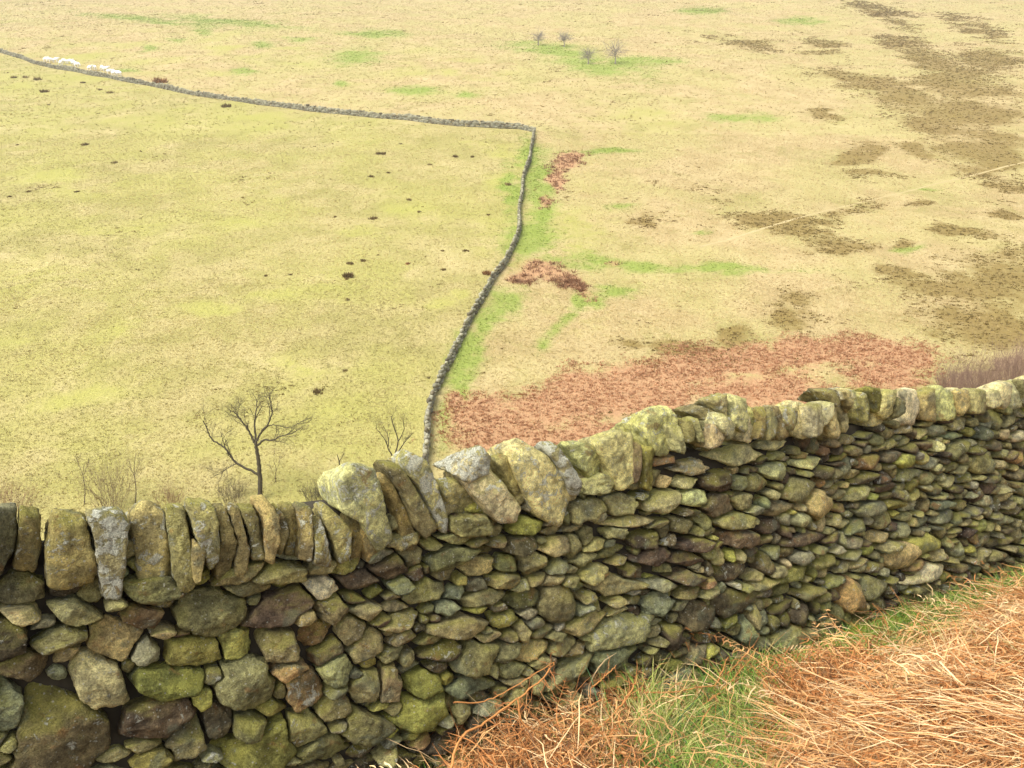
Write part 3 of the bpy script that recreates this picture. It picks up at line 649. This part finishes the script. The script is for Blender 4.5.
# ------------------------------------------------------------------ footpath on the moor
pp = spline(TROD, 260)
T = np.gradient(pp[:, :2], axis=0); T /= np.linalg.norm(T, axis=1, keepdims=True); NN = np.stack([-T[:, 1], T[:, 0]], -1)
rows = []
for k, oo in enumerate((-1, -.5, 0, .5, 1)):
    wdt = .24*np.clip(.75+1.6*fbm2(pp[:, 0], pp[:, 1], 5., 3, k*.3), .45, 1.2); q = pp[:, :2]+NN*(oo*wdt)[:, None]; rows.append(np.stack([q[:, 0], q[:, 1], terrain(q[:, 0], q[:, 1])+(.03 if abs(oo) < 1 else -.03)], -1))
W = np.stack(rows, 1).reshape(-1, 3); ii = np.arange(len(W)).reshape(260, 5)
F = np.stack([ii[:-1, :-1], ii[:-1, 1:], ii[1:, 1:], ii[1:, :-1]], -1).reshape(-1, 4)
pm, n_, bs = new_mat('worn_path', .95); q = NT(n_); q.lk(q.mix(q.noise(q.pos(), 1.5, 4), (.38, .30, .145), (.48, .385, .20)), bs.inputs['Base Color'])
tag(mesh_np('path', W, F, pm), 'thin pale trodden path slanting through the heather', 'path', kind='structure')

# ------------------------------------------------------------------ trees
bark = tint_mat('bare_bark', .9, .5)
def twig(G, p, d, ln, r, depth, col, up=.15, spread=.6, nchild=3):
    k = 5; P = [np.array(p)]; d = d/np.linalg.norm(d)
    for _ in range(k-1):
        d = d+RNG.normal(0, .18, 3)+np.array([0, 0, up*.3]); d /= np.linalg.norm(d); P.append(P[-1]+d*ln/(k-1))
    P = np.array(P); V, F = tube(P, np.linspace(r, r*.45, k), 4 if r < .02 else 5); G.add(V, F, np.asarray(col)*RNG.uniform(.8, 1.2))
    if depth <= 0: return
    for c in range(nchild+int(RNG.integers(0, 2))):
        t = RNG.uniform(.3, 1.); i = min(int(t*(k-1)), k-2); q = P[i]+(P[i+1]-P[i])*(t*(k-1)-i)
        nd_ = d+RNG.normal(0, spread, 3); twig(G, q, nd_, ln*RNG.uniform(.45, .75), r*.5, depth-1, col, up, spread, nchild)
def limbs_tree(name, base_px, limbs, label, cat, col, rad, twig_len, depth=2, group=None, nt=5, minr=.012):
    base = hit1(*base_px); yt = base[1]
    root = empty(name, base); tag(root, label, cat, group)
    GT, GC = Geo(), Geo()
    for li, (pts, r0, r1) in enumerate(limbs):
        pts = np.array(pts, float); rr = ray(pts[:, 0], pts[:, 1]); off = np.linspace(0, RNG.normal(0, .5) if li else 0, len(pts))
        P = rr*((yt+off)/rr[:, 1])[:, None]
        if li == 0: P[0] = base-np.array([0, 0, .1])
        S_ = spline(P, 5*len(pts)); S_[1:-1] += RNG.normal(0, rad*.12, S_[1:-1].shape)
        rs = np.linspace(r0, r1, len(S_))*rad
        if li == 0: rs[:3] *= np.array([1.5, 1.25, 1.1])
        V, F = tube(S_, rs, 8); GT.add(V, F, np.asarray(col)*RNG.uniform(.9, 1.1))
        if li or len(limbs) == 1:
            for t in RNG.uniform(.35, 1., nt).tolist()+[1.]:
                i = min(int(t*(len(S_)-1)), len(S_)-2); d = S_[i+1]-S_[i]; d = d/np.linalg.norm(d)+RNG.normal(0, .55, 3)+np.array([0, 0, .25])
                twig(GC, S_[i], d, twig_len*RNG.uniform(.6, 1.1), max(rs[i]*.45, minr), depth, col)
    GT.build('trunk', bark, parent=root, loc=base); GC.build('crown', bark, parent=root, loc=base)
    return root
DK = (.075, .062, .04)
limbs_tree('bare_tree', (260, 500), [
  ([(260,503),(260,480),(259,466),(257,452),(256,444)], 1., .62),
  ([(259,475),(250,470),(236,463),(228,452),(222,446),(211,438),(207,428),(203,421)], .55, .18),
  ([(256,445),(252,438),(247,428),(240,419),(233,411)], .5, .15),
  ([(256,445),(255,430),(255,418),(257,407),(256,398)], .5, .12),
  ([(257,441),(262,431),(268,424),(272,412),(270,400),(270,393)], .48, .12),
  ([(258,445),(264,440),(272,440),(282,436),(293,433)], .48, .15),
  ([(262,432),(270,425),(280,426),(290,428),(299,423)], .25, .08),
  ([(236,464),(228,468),(222,473)], .25, .1),
  ([(253,438),(244,424),(238,415)], .3, .1)],
  'tall bare tree with forked dark limbs standing in the field behind the wall', 'bare tree', DK, .14, .95, 3, nt=9, minr=.012)
limbs_tree('bare_tree', (395, 478), [
  ([(396,478),(395,460),(396,450)], 1., .7), ([(396,462),(389,450),(385,440),(376,428)], .7, .2), ([(396,452),(398,440),(394,428),(391,416)], .7, .2),
  ([(397,454),(404,443),(412,434)], .6, .2), ([(388,448),(388,436),(383,426)], .5, .15), ([(398,442),(404,430),(403,420)], .5, .15)],
  'small twin stemmed bare tree just left of the descending field wall', 'bare tree', DK, .07, .6, 3, nt=4, minr=.008)
limbs_tree('bare_sapling', (341, 488), [([(341,490),(340,470),(339,461),(337,454)], 1., .4), ([(339,462),(342,457),(344,453)], .5, .2)],
  'leafless dark sapling stub poking up left of the tallest mossy coping stone', 'sapling', DK, .05, .35, 1, nt=3, minr=.008)
SP = (.13, .10, .065)
for (bx, top, lab) in ((84, 462, 'thin bare sapling with few twigs left of the twiggy bush'), (135, 453, 'thin bare sapling just right of the twiggy bush'), (275, 436, 'faint slender bare sapling right of the tall bare tree')):
    limbs_tree('bare_sapling', (bx, 504 if bx < 200 else 482), [([(bx,506 if bx < 200 else 482),(bx+1,490 if bx < 200 else 468),(bx-1,(top+484)/2),(bx+1,top)], 1., .3), ([(bx,478),(bx-4,468),(bx-6,462)], .5, .2), ([(bx,474),(bx+4,464),(bx+5,458)], .5, .2)],
      lab, 'sapling', SP, .032 if bx < 200 else .02, .55, 1, nt=5, minr=.007)
def twig_bush(name, px, py, wpx, hpx, label, cat, col, n, group=None, thick=.012, trunk=False, vis_up=.35):
    base = hit1(px, py); mpp = base[1]/FPX/math.cos(.1); W_, H_ = wpx*mpp*.5, hpx*mpp
    root = empty(name, base); tag(root, label, cat, group); G = Geo(); GT = Geo()
    if trunk:
        V, F = tube(spline([base-[0, 0, .15], base+[.05*W_, 0, H_*.22], base+[-.06*W_, .05, H_*.42], base+[.04*W_, 0, H_*.6]], 10), np.linspace(.16, .05, 10), 7); GT.add(V, F, col)
    for i in range(n):
        a = RNG.uniform(0, 2*np.pi); e = RNG.uniform(.2, 1.)
        if trunk:
            st = base+np.array([0, 0, H_*RNG.uniform(.28, .55)]); d = np.array([math.cos(a)*e*1.3, math.sin(a)*e*1.3, RNG.uniform(-.1, .8)])
            ln = math.sqrt(W_**2*e*e*1.4+(H_*.45)**2)*RNG.uniform(.55, .9)
            twig(GT if i < 6 else G, st, d, ln, thick*(2.2 if i < 6 else 1), 2, col, .1, .65, 3)
        else:
            st = base+np.array([math.cos(a)*W_*e*.6, math.sin(a)*W_*e*.5, -.05]); d = np.array([math.cos(a)*.4*e, math.sin(a)*.4*e, 1.])
            twig(G, st, d, H_*RNG.uniform(.55, 1.), thick, 2, col, vis_up, .4, 3)
    if trunk: GT.build('trunk', bark, parent=root, loc=base)
    G.build('crown' if trunk else 'twigs', bark, parent=root, loc=base); return root
twig_bush('twiggy_bush', 111, 508, 52, 50, 'leafless twiggy grey brown bush behind the left end of the wall', 'bush', (.21, .155, .09), 46, thick=.010)
twig_bush('twiggy_bush', 12, 512, 60, 30, 'low reddish twiggy scrub at the left end behind the coping', 'bush', (.26, .15, .09), 40, thick=.010)
twig_bush('twiggy_bush', 172, 508, 50, 22, 'low rusty twiggy scrub between the bush and the tall bare tree', 'bush', (.26, .16, .09), 34, thick=.010)
twig_bush('twiggy_bush', 232, 502, 46, 20, 'tangle of low dark brushwood around the foot of the tall bare tree', 'bush', (.14, .11, .06), 40, thick=.012)
twig_bush('twiggy_bush', 318, 502, 50, 18, 'low dark brushwood strip right of the tall bare tree', 'bush', (.10, .085, .05), 44, thick=.013)
GREY = (.30, .26, .22)
for (px, py, w_, h_, lab) in ((538, 45, 12, 13, 'smallest bare hawthorn, first on the left in the green patch'), (564, 47, 13, 15, 'bare hawthorn beside the smallest one at the back of the green patch'),
      (588, 64, 17, 15, 'broad low bare hawthorn at the front of the green patch'), (615, 64, 18, 22, 'tallest bare hawthorn at the right of the green patch')):
    twig_bush('hawthorn_tree', px, py, w_, h_, lab, 'hawthorn', GREY, 34, 'bare hawthorns on the far hillside', thick=.035, trunk=True)
PUR = (.24, .155, .115)
for (px, py, w_, h_, lab) in ((950, 400, 34, 30, 'purplish bare twiggy birch top nearest the rust bracken bed'), (978, 396, 36, 36, 'purplish bare twiggy birch in the middle of the clump'), (1010, 392, 40, 44, 'purplish bare twiggy birch with highest top by the right end of the wall')):
    twig_bush('bare_birch', px, py, w_, h_, lab, 'birch', PUR, 70, 'bare birches below the heather', thick=.012)

# ------------------------------------------------------------------ sheep
wool = bpy.data.materials.new('sheep_wool'); wool.use_nodes = True
q = NT(wool.node_tree); b_ = wool.node_tree.nodes['Principled BSDF']; b_.inputs['Roughness'].default_value = .95
tc = q.node('ShaderNodeTexCoord'); q.lk(q.mix(q.noise(tc.outputs['Object'], 14, 3), (.80, .79, .75), (.88, .87, .84)), b_.inputs['Base Color'])
def sheep_mesh(graze):
    vs = [(-.42, 0, .62), (-.12, 0, .66), (.22, 0, .66), (.42, 0, .70)]; rs = [(.24, .25), (.29, .31), (.28, .29), (.19, .2)]; ed = [(0, 1), (1, 2), (2, 3)]
    neck = [(.56, 0, .82), (.68, 0, .92), (.84, 0, .86)] if not graze else [(.58, 0, .55), (.68, 0, .36), (.76, 0, .2)]
    for p_, r_ in zip(neck, ((.13, .13), (.11, .12), (.06, .07))): vs.append(p_); rs.append(r_); ed.append((len(vs)-2 if len(vs) > 5 else 3, len(vs)-1))
    ed = [(0, 1), (1, 2), (2, 3), (3, 4), (4, 5), (5, 6)]
    for sx, root in ((-.36, 0), (.26, 2)):
        for sy in (-.13, .13):
            vs += [(sx, sy, .42), (sx-.03, sy, .22), (sx, sy, 0)]; rs += [(.09, .09), (.045, .045), (.04, .04)]; k = len(vs); ed += [(root, k-3), (k-3, k-2), (k-2, k-1)]
    for sy in (-.1, .1):
        e = neck[1]; vs.append((e[0]-.03, e[1]+sy*1.3, e[2]+.02)); rs.append((.03, .02)); ed.append((5, len(vs)-1))
    vs.append((-.66, 0, .55)); rs.append((.05, .05)); ed.append((0, len(vs)-1))
    m_ = bpy.data.meshes.new('sheep'); m_.from_pydata(vs, ed, []); m_.update()
    o_ = bpy.data.objects.new('sheep_build', m_); C.objects.link(o_)
    sk = o_.modifiers.new('skin', 'SKIN')
    for i_, r_ in enumerate(rs): m_.skin_vertices[0].data[i_].radius = r_
    m_.skin_vertices[0].data[0].use_root = True
    ss = o_.modifiers.new('sub', 'SUBSURF'); ss.levels = ss.render_levels = 2
    dg = bpy.context.evaluated_depsgraph_get(); me = bpy.data.meshes.new_from_object(o_.evaluated_get(dg)); me.name = 'sheep'
    bpy.data.objects.remove(o_); me.materials.clear(); me.materials.append(wool)
    for p_ in me.polygons: p_.use_smooth = True
    return me
# skin data layer has to exist before radii are set: add the modifier through the object first
SM = [sheep_mesh(False), sheep_mesh(True)]
spots = [(46,63),(51,64.5),(56,65),(61,66.5),(64.5,65.5),(70,66.5),(74,66.5),(77,69),(90,73),(95,71.5),(102,72.5),(106,74),(110,75.5),(114,77.5),(119,78.5)]
for i, (px, py) in enumerate(spots):
    p_ = hit1(px, py-1.2-(i % 3)*.7); o = bpy.data.objects.new('sheep', SM[i % 3 == 1]); C.objects.link(o); o.location = p_; o.rotation_euler = (0, 0, random.choice((0, math.pi))+random.uniform(-.8, .8))
    o.scale = (1.22,)*3
    lab = 'white sheep in the left bunch behind the long field wall' if px < 83 else 'white sheep in the right bunch behind the long field wall'
    tag(o, lab, 'sheep', 'left bunch of sheep by the far wall' if px < 83 else 'right bunch of sheep by the far wall')

# ------------------------------------------------------------------ rush tussocks dotted over the field
dots = [(45,92,5,'b'),(49,105,2,'b'),(226,107,6,'b'),(85,145,4,'b'),(17,145,2,'b'),(28,192,3,'b'),(10,197,3,'b'),(77,192,3,'b'),(115,163,4,'k'),(381,154,5,'b'),(388,173,3,'b'),(371,177,4,'b'),(401,144,2,'b'),(472,157,3,'b'),(455,157,4,'b'),
 (430,165,3,'k'),(335,217,3,'b'),(373,219,5,'b'),(410,200,4,'k'),(419,212,3,'k'),(488,215,3,'b'),(507,185,5,'k'),(350,264,5,'b'),(363,261,4,'b'),(349,277,9,'b'),(266,276,3,'b'),(291,275,3,'b'),(408,264,4,'r'),(443,251,3,'b'),(466,251,4,'b'),(444,270,4,'b'),
 (348,300,4,'k'),(378,255,2,'b'),(487,274,7,'r'),(62,354,2,'r'),(14,78,4,'k'),(25,78,4,'k'),(37,80,5,'k'),(83,83,3,'b'),(345,371,4,'k'),(318,392,7,'b'),(160,83,9,'r'),(470,380,2,'k'),(110,93,4,'k'),(100,90,3,'k'),(428,378,3,'k')]
RC = dict(b=(.16, .11, .04), k=(.25, .19, .075), r=(.27, .14, .055))
RL = {'b': 'small dark brown rush tussock dotted in the pale left field', 'k': 'small olive brown rush tussock dotted in the pale left field', 'r': 'small rusty brown tussock dotted in the pale left field'}
SPEC = {(349,277): 'largest dark rush tussock in the middle of the left field', (226,107): 'flat wide dark tussock just below the long field wall', (487,274): 'rusty brown tussock against the left side of the descending wall', (318,392): 'dark hollow tussock on the bank above the tall bare tree', (160,83): 'rusty bracken clump at the foot of the long wall beside the sheep', (62,354): 'lone tiny rusty tussock low in the left field', (408,264): 'rusty tussock right of the largest dark one'}
for (px, py, wd, k) in dots:
    p_ = hit1(px, py); mpp = p_[1]/FPX; r_ = wd*mpp*.72; n = 12
    an = RNG.uniform(0, 2*np.pi, n); rad = RNG.uniform(0, 1, n)*r_
    x, y = p_[0]+np.cos(an)*rad, p_[1]+np.sin(an)*rad*.9
    c0 = np.array(RC[k])
    V, F, c = tufts((x, y), np.full(n, r_*1.0), np.full(n, r_*.85), lambda a_, b2, n2: np.broadcast_to(c0, (n, 3))*RNG.uniform(.7, 1.3, (n, 1)), 9, .7, wid=.4)
    o = mesh_np('rush_tussock', V, F, VEG, {'tint': c}, smooth=False, loc=p_)
    if (px, py) in SPEC: tag(o, SPEC[(px, py)], 'tussock')
    else: tag(o, RL[k], 'tussock', {'b': 'dark rush tussocks in the left field', 'k': 'olive rush tussocks in the left field', 'r': 'rusty tussocks in the left field'}[k])

# ------------------------------------------------------------------ foreground: dead bracken, straw, grass
def in_poly(x, y, poly):
    c = np.zeros(len(x), bool); n = len(poly)
    for i in range(n):
        (x1, y1), (x2, y2) = poly[i], poly[(i+1) % n]
        c ^= ((y1 > y) != (y2 > y)) & (x < (x2-x1)*(y-y1)/(y2-y1+1e-9)+x1)
    return c
def region(poly, n):
    p = np.array(poly); ox, oy = [], []
    while sum(map(len, ox)) < n:
        x = RNG.uniform(p[:, 0].min(), p[:, 0].max(), n); y = RNG.uniform(p[:, 1].min(), p[:, 1].max(), n); k = in_poly(x, y, poly); ox.append(x[k]); oy.append(y[k])
    x, y = np.concatenate(ox)[:n], np.concatenate(oy)[:n]
    Pt = hit(x, y, behind=False, tmax=12.); return Pt, x, y
def strands(B, ang, elev, ln, wid, cols, K=6, curve=.5, wig=.05, droop=.0):
    n = len(B); s = np.linspace(0, 1, K)
    a = ang[:, None]+curve*RNG.normal(0, 1, n)[:, None]*(s[None]-.3)
    e = elev[:, None]-droop*s[None]*1.6
    st = np.stack([np.cos(a)*np.cos(e), np.sin(a)*np.cos(e), np.sin(e)], -1)*(ln/(K-1))[:, None, None]
    st += RNG.normal(0, wig, st.shape)*(ln/(K-1))[:, None, None]
    P = B[:, None]+np.cumsum(np.concatenate([np.zeros((n, 1, 3)), st[:, :-1]], 1), 1)
    V, F = ribbons(P, wid, np.concatenate([np.linspace(.8, 1, K-2), [.7, .15]]), RNG.normal(0, 1, (n, 3)))
    c = np.repeat(cols, K*2, 0); return V, F, c
def pick(cs, wts, n):
    cs = np.array(cs); return cs[RNG.choice(len(cs), n, p=np.array(wts)/sum(wts))]*RNG.uniform(.75, 1.2, (n, 1))
MAT_POLY = [(730,840),(778,768),(806,738),(826,712),(850,684),(915,664),(950,640),(985,614),(1015,598),(1150,560),(1150,860)]
PALE, SAND, RUST, DKB = (.74, .52, .275), (.635, .355, .145), (.44, .185, .06), (.17, .085, .04)
G = Geo()
Pt, x, y = region(MAT_POLY, 17000); n = len(Pt)
flow = np.arctan2(NV[1]*.25+SV[1], NV[0]*.25+SV[0])
fl = flow+.5*fbm2(Pt[:, 0], Pt[:, 1], .7, 2)*2.4+RNG.normal(0, .55, n)+np.where(RNG.uniform(0, 1, n) < .5, math.pi, 0)
B = Pt+np.stack([0*x, 0*x, RNG.uniform(0, 1, n)**1.5*.16], -1)
G.add(*strands(B, fl, RNG.normal(.04, .17, n), RNG.uniform(.07, .40, n), RNG.uniform(.0016, .0045, n), pick([PALE, SAND, RUST, DKB], [34, 40, 20, 6], n), 7, .35, .06, .12))
# crisp fine frond litter
Pt, x, y = region(MAT_POLY, 42000); n = len(Pt); rd = sstep(-.1, .35, fbm2(Pt[:, 0], Pt[:, 1], .45, 2, 3.))
B = Pt+np.stack([0*x, 0*x, RNG.uniform(0, .13, n)], -1)
G.add(*strands(B, RNG.uniform(0, 6.28, n), RNG.normal(.1, .5, n), RNG.uniform(.025, .09, n), RNG.uniform(.003, .009, n), mixc(pick([SAND, PALE], [3, 2], n), pick([RUST, SAND, DKB], [6, 3, 1], n), rd), 4, .9, .2, .2))
TANGLE = [(452,775),(470,735),(505,690),(560,668),(610,672),(650,690),(640,740),(640,850),(440,850)]
Pt, x, y = region(TANGLE, 11000); n = len(Pt)
B = Pt+np.stack([0*x, 0*x, RNG.uniform(0, .22, n)], -1)
G.add(*strands(B, RNG.uniform(0, 6.28, n), RNG.normal(.15, .6, n), RNG.uniform(.025, .10, n), RNG.uniform(.002, .007, n), pick([RUST, SAND, DKB, PALE], [42, 22, 28, 8], n), 4, .9, .25, .3))
Pt, x, y = region(TANGLE, 900); n = len(Pt); B = Pt+np.stack([0*x, 0*x, RNG.uniform(0, .15, n)], -1)
G.add(*strands(B, RNG.uniform(0, 6.28, n), RNG.normal(.5, .45, n), RNG.uniform(.12, .4, n), RNG.uniform(.0025, .005, n), pick([SAND, RUST, PALE], [4, 4, 3], n), 8, .8, .12, .45))
DARKP = [(760,720),(775,690),(830,678),(880,672),(850,700),(815,735),(780,745)]
Pt, x, y = region(DARKP, 3500); n = len(Pt); B = Pt+np.stack([0*x, 0*x, RNG.uniform(0, .2, n)], -1)
G.add(*strands(B, RNG.uniform(0, 6.28, n), RNG.normal(.2, .6, n), RNG.uniform(.03, .1, n), RNG.uniform(.002, .007, n), pick([RUST, SAND, DKB], [45, 20, 20], n), 4, .9, .25, .3))
def fronds(G, poly, n, l0, l1, hi):
    Pt, x, y = region(poly, n); K = 12
    an = RNG.uniform(0, 6.28, n); el = RNG.normal(.12, .22, n); ln = RNG.uniform(l0, l1, n)
    B = Pt+np.stack([0*x, 0*x, RNG.uniform(.02, hi, n)], -1); s = np.linspace(0, 1, K)
    a = an[:, None]+RNG.normal(0, .5, (n, 1))*s; e = el[:, None]-RNG.uniform(.1, 1.1, (n, 1))*s
    st = np.stack([np.cos(a)*np.cos(e), np.sin(a)*np.cos(e), np.sin(e)], -1)*(ln/(K-1))[:, None, None]
    P = B[:, None]+np.cumsum(np.concatenate([np.zeros((n, 1, 3)), st[:, :-1]], 1), 1)
    cl = pick([RUST, SAND, PALE], [5, 4, 2], n); V, F = ribbons(P, np.full(n, .004), np.linspace(1, .3, K), RNG.normal(0, 1, (n, 3))); G.add(V, F, np.repeat(cl, K*2, 0))
    for sd_ in (-1, 1):
        for k in range(2, K):
            b0 = P[:, k]; ll = ln*.34*(1-(k/K)**1.3)*RNG.uniform(.5, 1.1, n)+.015
            G.add(*strands(b0, a[:, k]+sd_*RNG.uniform(.8, 1.4, n), e[:, k]+RNG.normal(-.1, .4, n), ll, RNG.uniform(.003, .007, n), cl*RNG.uniform(.7, 1.15, (n, 1)), 5, .9, .25, .5))
fronds(G, TANGLE, 150, .2, .5, .24); fronds(G, MAT_POLY, 330, .25, .55, .14); fronds(G, DARKP, 40, .2, .4, .2)
for poly, n in (([(790,700),(800,664),(880,622),(985,590),(1040,575),(1000,612),(915,670),(850,700)], 700), ([(610,770),(620,690),(760,670),(790,720),(740,800)], 1100), ([(1150,860),(1150,555),(1330,470),(1650,420),(1650,700)], 9000)):
    Pt, x, y = region(poly, n); n = len(Pt)
    G.add(*strands(Pt+np.stack([0*x, 0*x, RNG.uniform(0, .12, n)], -1), RNG.uniform(0, 6.28, n), RNG.normal(.15, .3, n), RNG.uniform(.06, .32, n), RNG.uniform(.0018, .0045, n), pick([PALE, SAND, RUST, DKB], [34, 34, 22, 8], n), 6, .6, .1, .3))
G_br = G.build('dead_bracken', VEG, smooth=False); tag(G_br, 'flattened orange and straw coloured dead bracken at the foot of the wall', 'bracken', kind='stuff')
G = Geo()
GR1, GR2, GR3, GR4 = (.13, .26, .035), (.28, .34, .07), (.46, .40, .15), (.07, .15, .06)
for poly, n, l0, l1, wts, el in (([(610,850),(610,745),(625,695),(690,664),(775,664),(812,690),(800,740),(785,775),(770,850)], 12500, .08, .26, (40, 34, 22, 10), 1.0),
        ([(600,760),(620,700),(655,700),(680,760),(660,800)], 900, .2, .42, (10, 25, 65, 5), .95),
        ([(700,840),(790,745),(900,690),(1020,640),(1100,700),(1000,840)], 1300, .08, .22, (38, 30, 28, 6), .7),
        ([(440,860),(440,760),(600,700),(640,850)], 900, .06, .2, (40, 30, 20, 15), .9),
        ([(790,690),(800,664),(835,640),(880,622),(945,598),(985,590),(1040,568),(1040,590),(990,614),(950,645),(915,668),(850,690)], 10000, .05, .15, (50, 34, 10, 6), 1.0),
        ([(850,665),(930,640),(1000,590),(1100,560),(1100,700),(900,700)], 500, .15, .35, (4, 10, 80, 2), .6),
        ([(640,700),(670,655),(720,640),(730,670)], 260, .12, .3, (20, 20, 10, 50), 1.25),
        ([(330,860),(380,770),(460,740),(460,860)], 800, .08, .25, (40, 30, 10, 30), 1.1)):
    Pt, x, y = region(poly, n); an = RNG.uniform(0, 6.28, n)
    G.add(*strands(Pt, an, RNG.normal(el, .28, n), RNG.uniform(l0, l1, n), RNG.uniform(.002, .0045, n), pick([GR1, GR2, GR3, GR4], wts, n), 6, .3, .04, .55))
o = G.build('grass', VEG, smooth=False); tag(o, 'green and straw tufted grass growing at the foot of the near wall', 'grass', kind='stuff')

# single bracken stalks leaning on the wall
st_mat = tint_mat('bracken_stalk', .7, .25)
def stalk(pts, d0, d1, r, label, branches=()):
    pts = np.array(pts, float); d = np.linspace(d0, d1, len(pts)); P = []
    for (a, b2), dd in zip(pts, d):
        s_, h_ = to_wall([a], [b2], dd); P.append(wpt(s_[0], h_[0], dd))
    P = spline(np.array(P), 6*len(P)); P[1:-1] += RNG.normal(0, .002, P[1:-1].shape)
    root = P[0]; G = Geo(); V, F = tube(P, np.linspace(r, r*.55, len(P)), 7); cl = np.array((.52, .235, .075))*RNG.uniform(.85, 1.1); G.add(V, F, cl)
    for k in range(int(len(P)*.5)):                                  # curled side fronds
        i = int(RNG.integers(len(P)//3, len(P)-1)); q_ = P[i]; dr = RNG.normal(0, 1, 3)+np.array([0, 0, -.6]); dr /= np.linalg.norm(dr); ln = RNG.uniform(.05, .14)
        Q = q_+np.cumsum(np.concatenate([[np.zeros(3)], (dr+RNG.normal(0, .35, (5, 3))+np.array([0, 0, -.15]))*ln/5]), 0)
        V, F = tube(Q, np.linspace(r*.4, r*.2, 6), 4); G.add(V, F, np.array((.44, .185, .065))*RNG.uniform(.7, 1.2))
    tag(G.build('bracken_stalk', st_mat, loc=root), label, 'bracken stalk', 'dead bracken stalks against the wall')
f5 = lambda L: [(440+a/5.12, 640+b2/5.12) for a, b2 in L]
f6 = lambda L: [(620+a/5.12, 640+b2/5.12) for a, b2 in L]
f7 = lambda L: [(800+a/3.88, 570+b2/3.88) for a, b2 in L]
stalk(f5([(50,700),(100,510),(230,425),(390,305),(530,190),(590,110)]), .5, .2, .0055, 'longest orange bracken stalk slanting up the wall left of the grass')
stalk(f5([(70,320),(240,310),(420,215),(580,115)]), .25, .22, .003, 'thin bracken stem arching above the longest orange stalk')
stalk(f5([(400,300),(410,390),(440,440),(520,475),(650,455),(800,405)]), .34, .42, .0045, 'hooked orange bracken stalk curling under the longest stalk')
stalk(f5([(370,680),(430,570),(520,480)]), .55, .42, .004, 'short bracken stem rising to the hooked stalk from the frame bottom')
stalk(f5([(720,540),(850,420),(930,330),(1005,210)]), .5, .3, .006, 'stout bracken stalk with a broken tip beside the pale grass')
stalk(f5([(780,240),(840,190),(900,130)]), .2, .12, .004, 'short broken bracken stem on the wall foot between two stalks')
stalk(f6([(455,310),(560,240),(690,120)]), .35, .15, .005, 'lowest of three orange bracken stalks fanned above the green grass')
stalk(f6([(470,300),(590,190),(690,60)]), .33, .12, .005, 'middle of three orange bracken stalks fanned above the green grass')
stalk(f6([(550,170),(620,100),(690,20)]), .2, .1, .0042, 'highest of three orange bracken stalks fanned above the green grass')
stalk(f6([(480,245),(520,170),(550,90)]), .25, .15, .0042, 'upright short bracken stalk left of the three fanned stalks')
stalk(f6([(120,270),(280,265),(420,240),(530,230)]), .3, .3, .004, 'bracken stem lying level along the foot of the wall')
stalk(f7([(350,280),(330,190),(280,130)]), .3, .2, .004, 'pale bracken stem leaning left over the bright moss')
stalk(f7([(415,270),(440,215),(470,165),(520,240)]), .3, .25, .004, 'pale bent grass stem like an inverted V over the bright moss')
stalk(f7([(-10,400),(110,420),(230,500)]), .7, .75, .005, 'orange bracken stem lying across the left edge of the straw mat')
stalk(f7([(320,505),(440,515),(560,545)]), .95, 1.0, .0055, 'reddish bracken stem lying flat on the middle of the straw mat')

# moss cushions at the wall foot
mm, n_, bs = new_mat('moss', 1.); q = NT(n_); q.lk(q.mix(q.noise(q.pos(), 60, 5), (.10, .17, .015), (.30, .36, .03)), bs.inputs['Base Color']); q.lk(q.bump(q.noise(q.pos(), 260, 3), 1., .02), bs.inputs['Normal'])
D0, F0 = ico(4); G = Geo()
for (px, py, r_) in ((812,662,.13),(838,652,.15),(866,640,.16),(893,628,.14),(915,616,.11),(850,664,.10),(884,650,.12),(940,600,.08),(825,672,.1)):
    p_ = hit1(px, py, False); V = D0*np.array([r_, r_*.8, r_*.5]); V = V*(1+.25*fbm(V*14+px, 3))[:, None]; G.add(V+p_+np.array([0, 0, -.01]), F0)
o = G.build('moss', mm); tag(o, 'bright green moss cushions along the foot of the wall', 'moss', kind='stuff')

# ------------------------------------------------------------------ thin moist air
hz = bpy.data.materials.new('thin_air'); hz.use_nodes = True; n_ = hz.node_tree
n_.nodes.remove(n_.nodes['Principled BSDF']); pv = n_.nodes.new('ShaderNodeVolumePrincipled')
pv.inputs['Color'].default_value = (.96, .95, .90, 1); pv.inputs['Density'].default_value = HAZE; pv.inputs['Anisotropy'].default_value = .2
n_.links.new(pv.outputs[0], n_.nodes['Material Output'].inputs['Volume'])
x0, x1, y0, y1, z0, z1 = -425, 425, -45, 625, float(zs.min())-1.5, float(zs.max())+4
Vh = [(x, y, z) for z in (z0, z1) for y in (y0, y1) for x in (x0, x1)]
o = mesh_np('haze', Vh, [(0, 2, 3, 1), (4, 5, 7, 6), (0, 1, 5, 4), (2, 6, 7, 3), (0, 4, 6, 2), (1, 3, 7, 5)], hz, smooth=False)
tag(o, 'thin pale haze softening the far hillside', 'haze', kind='stuff')
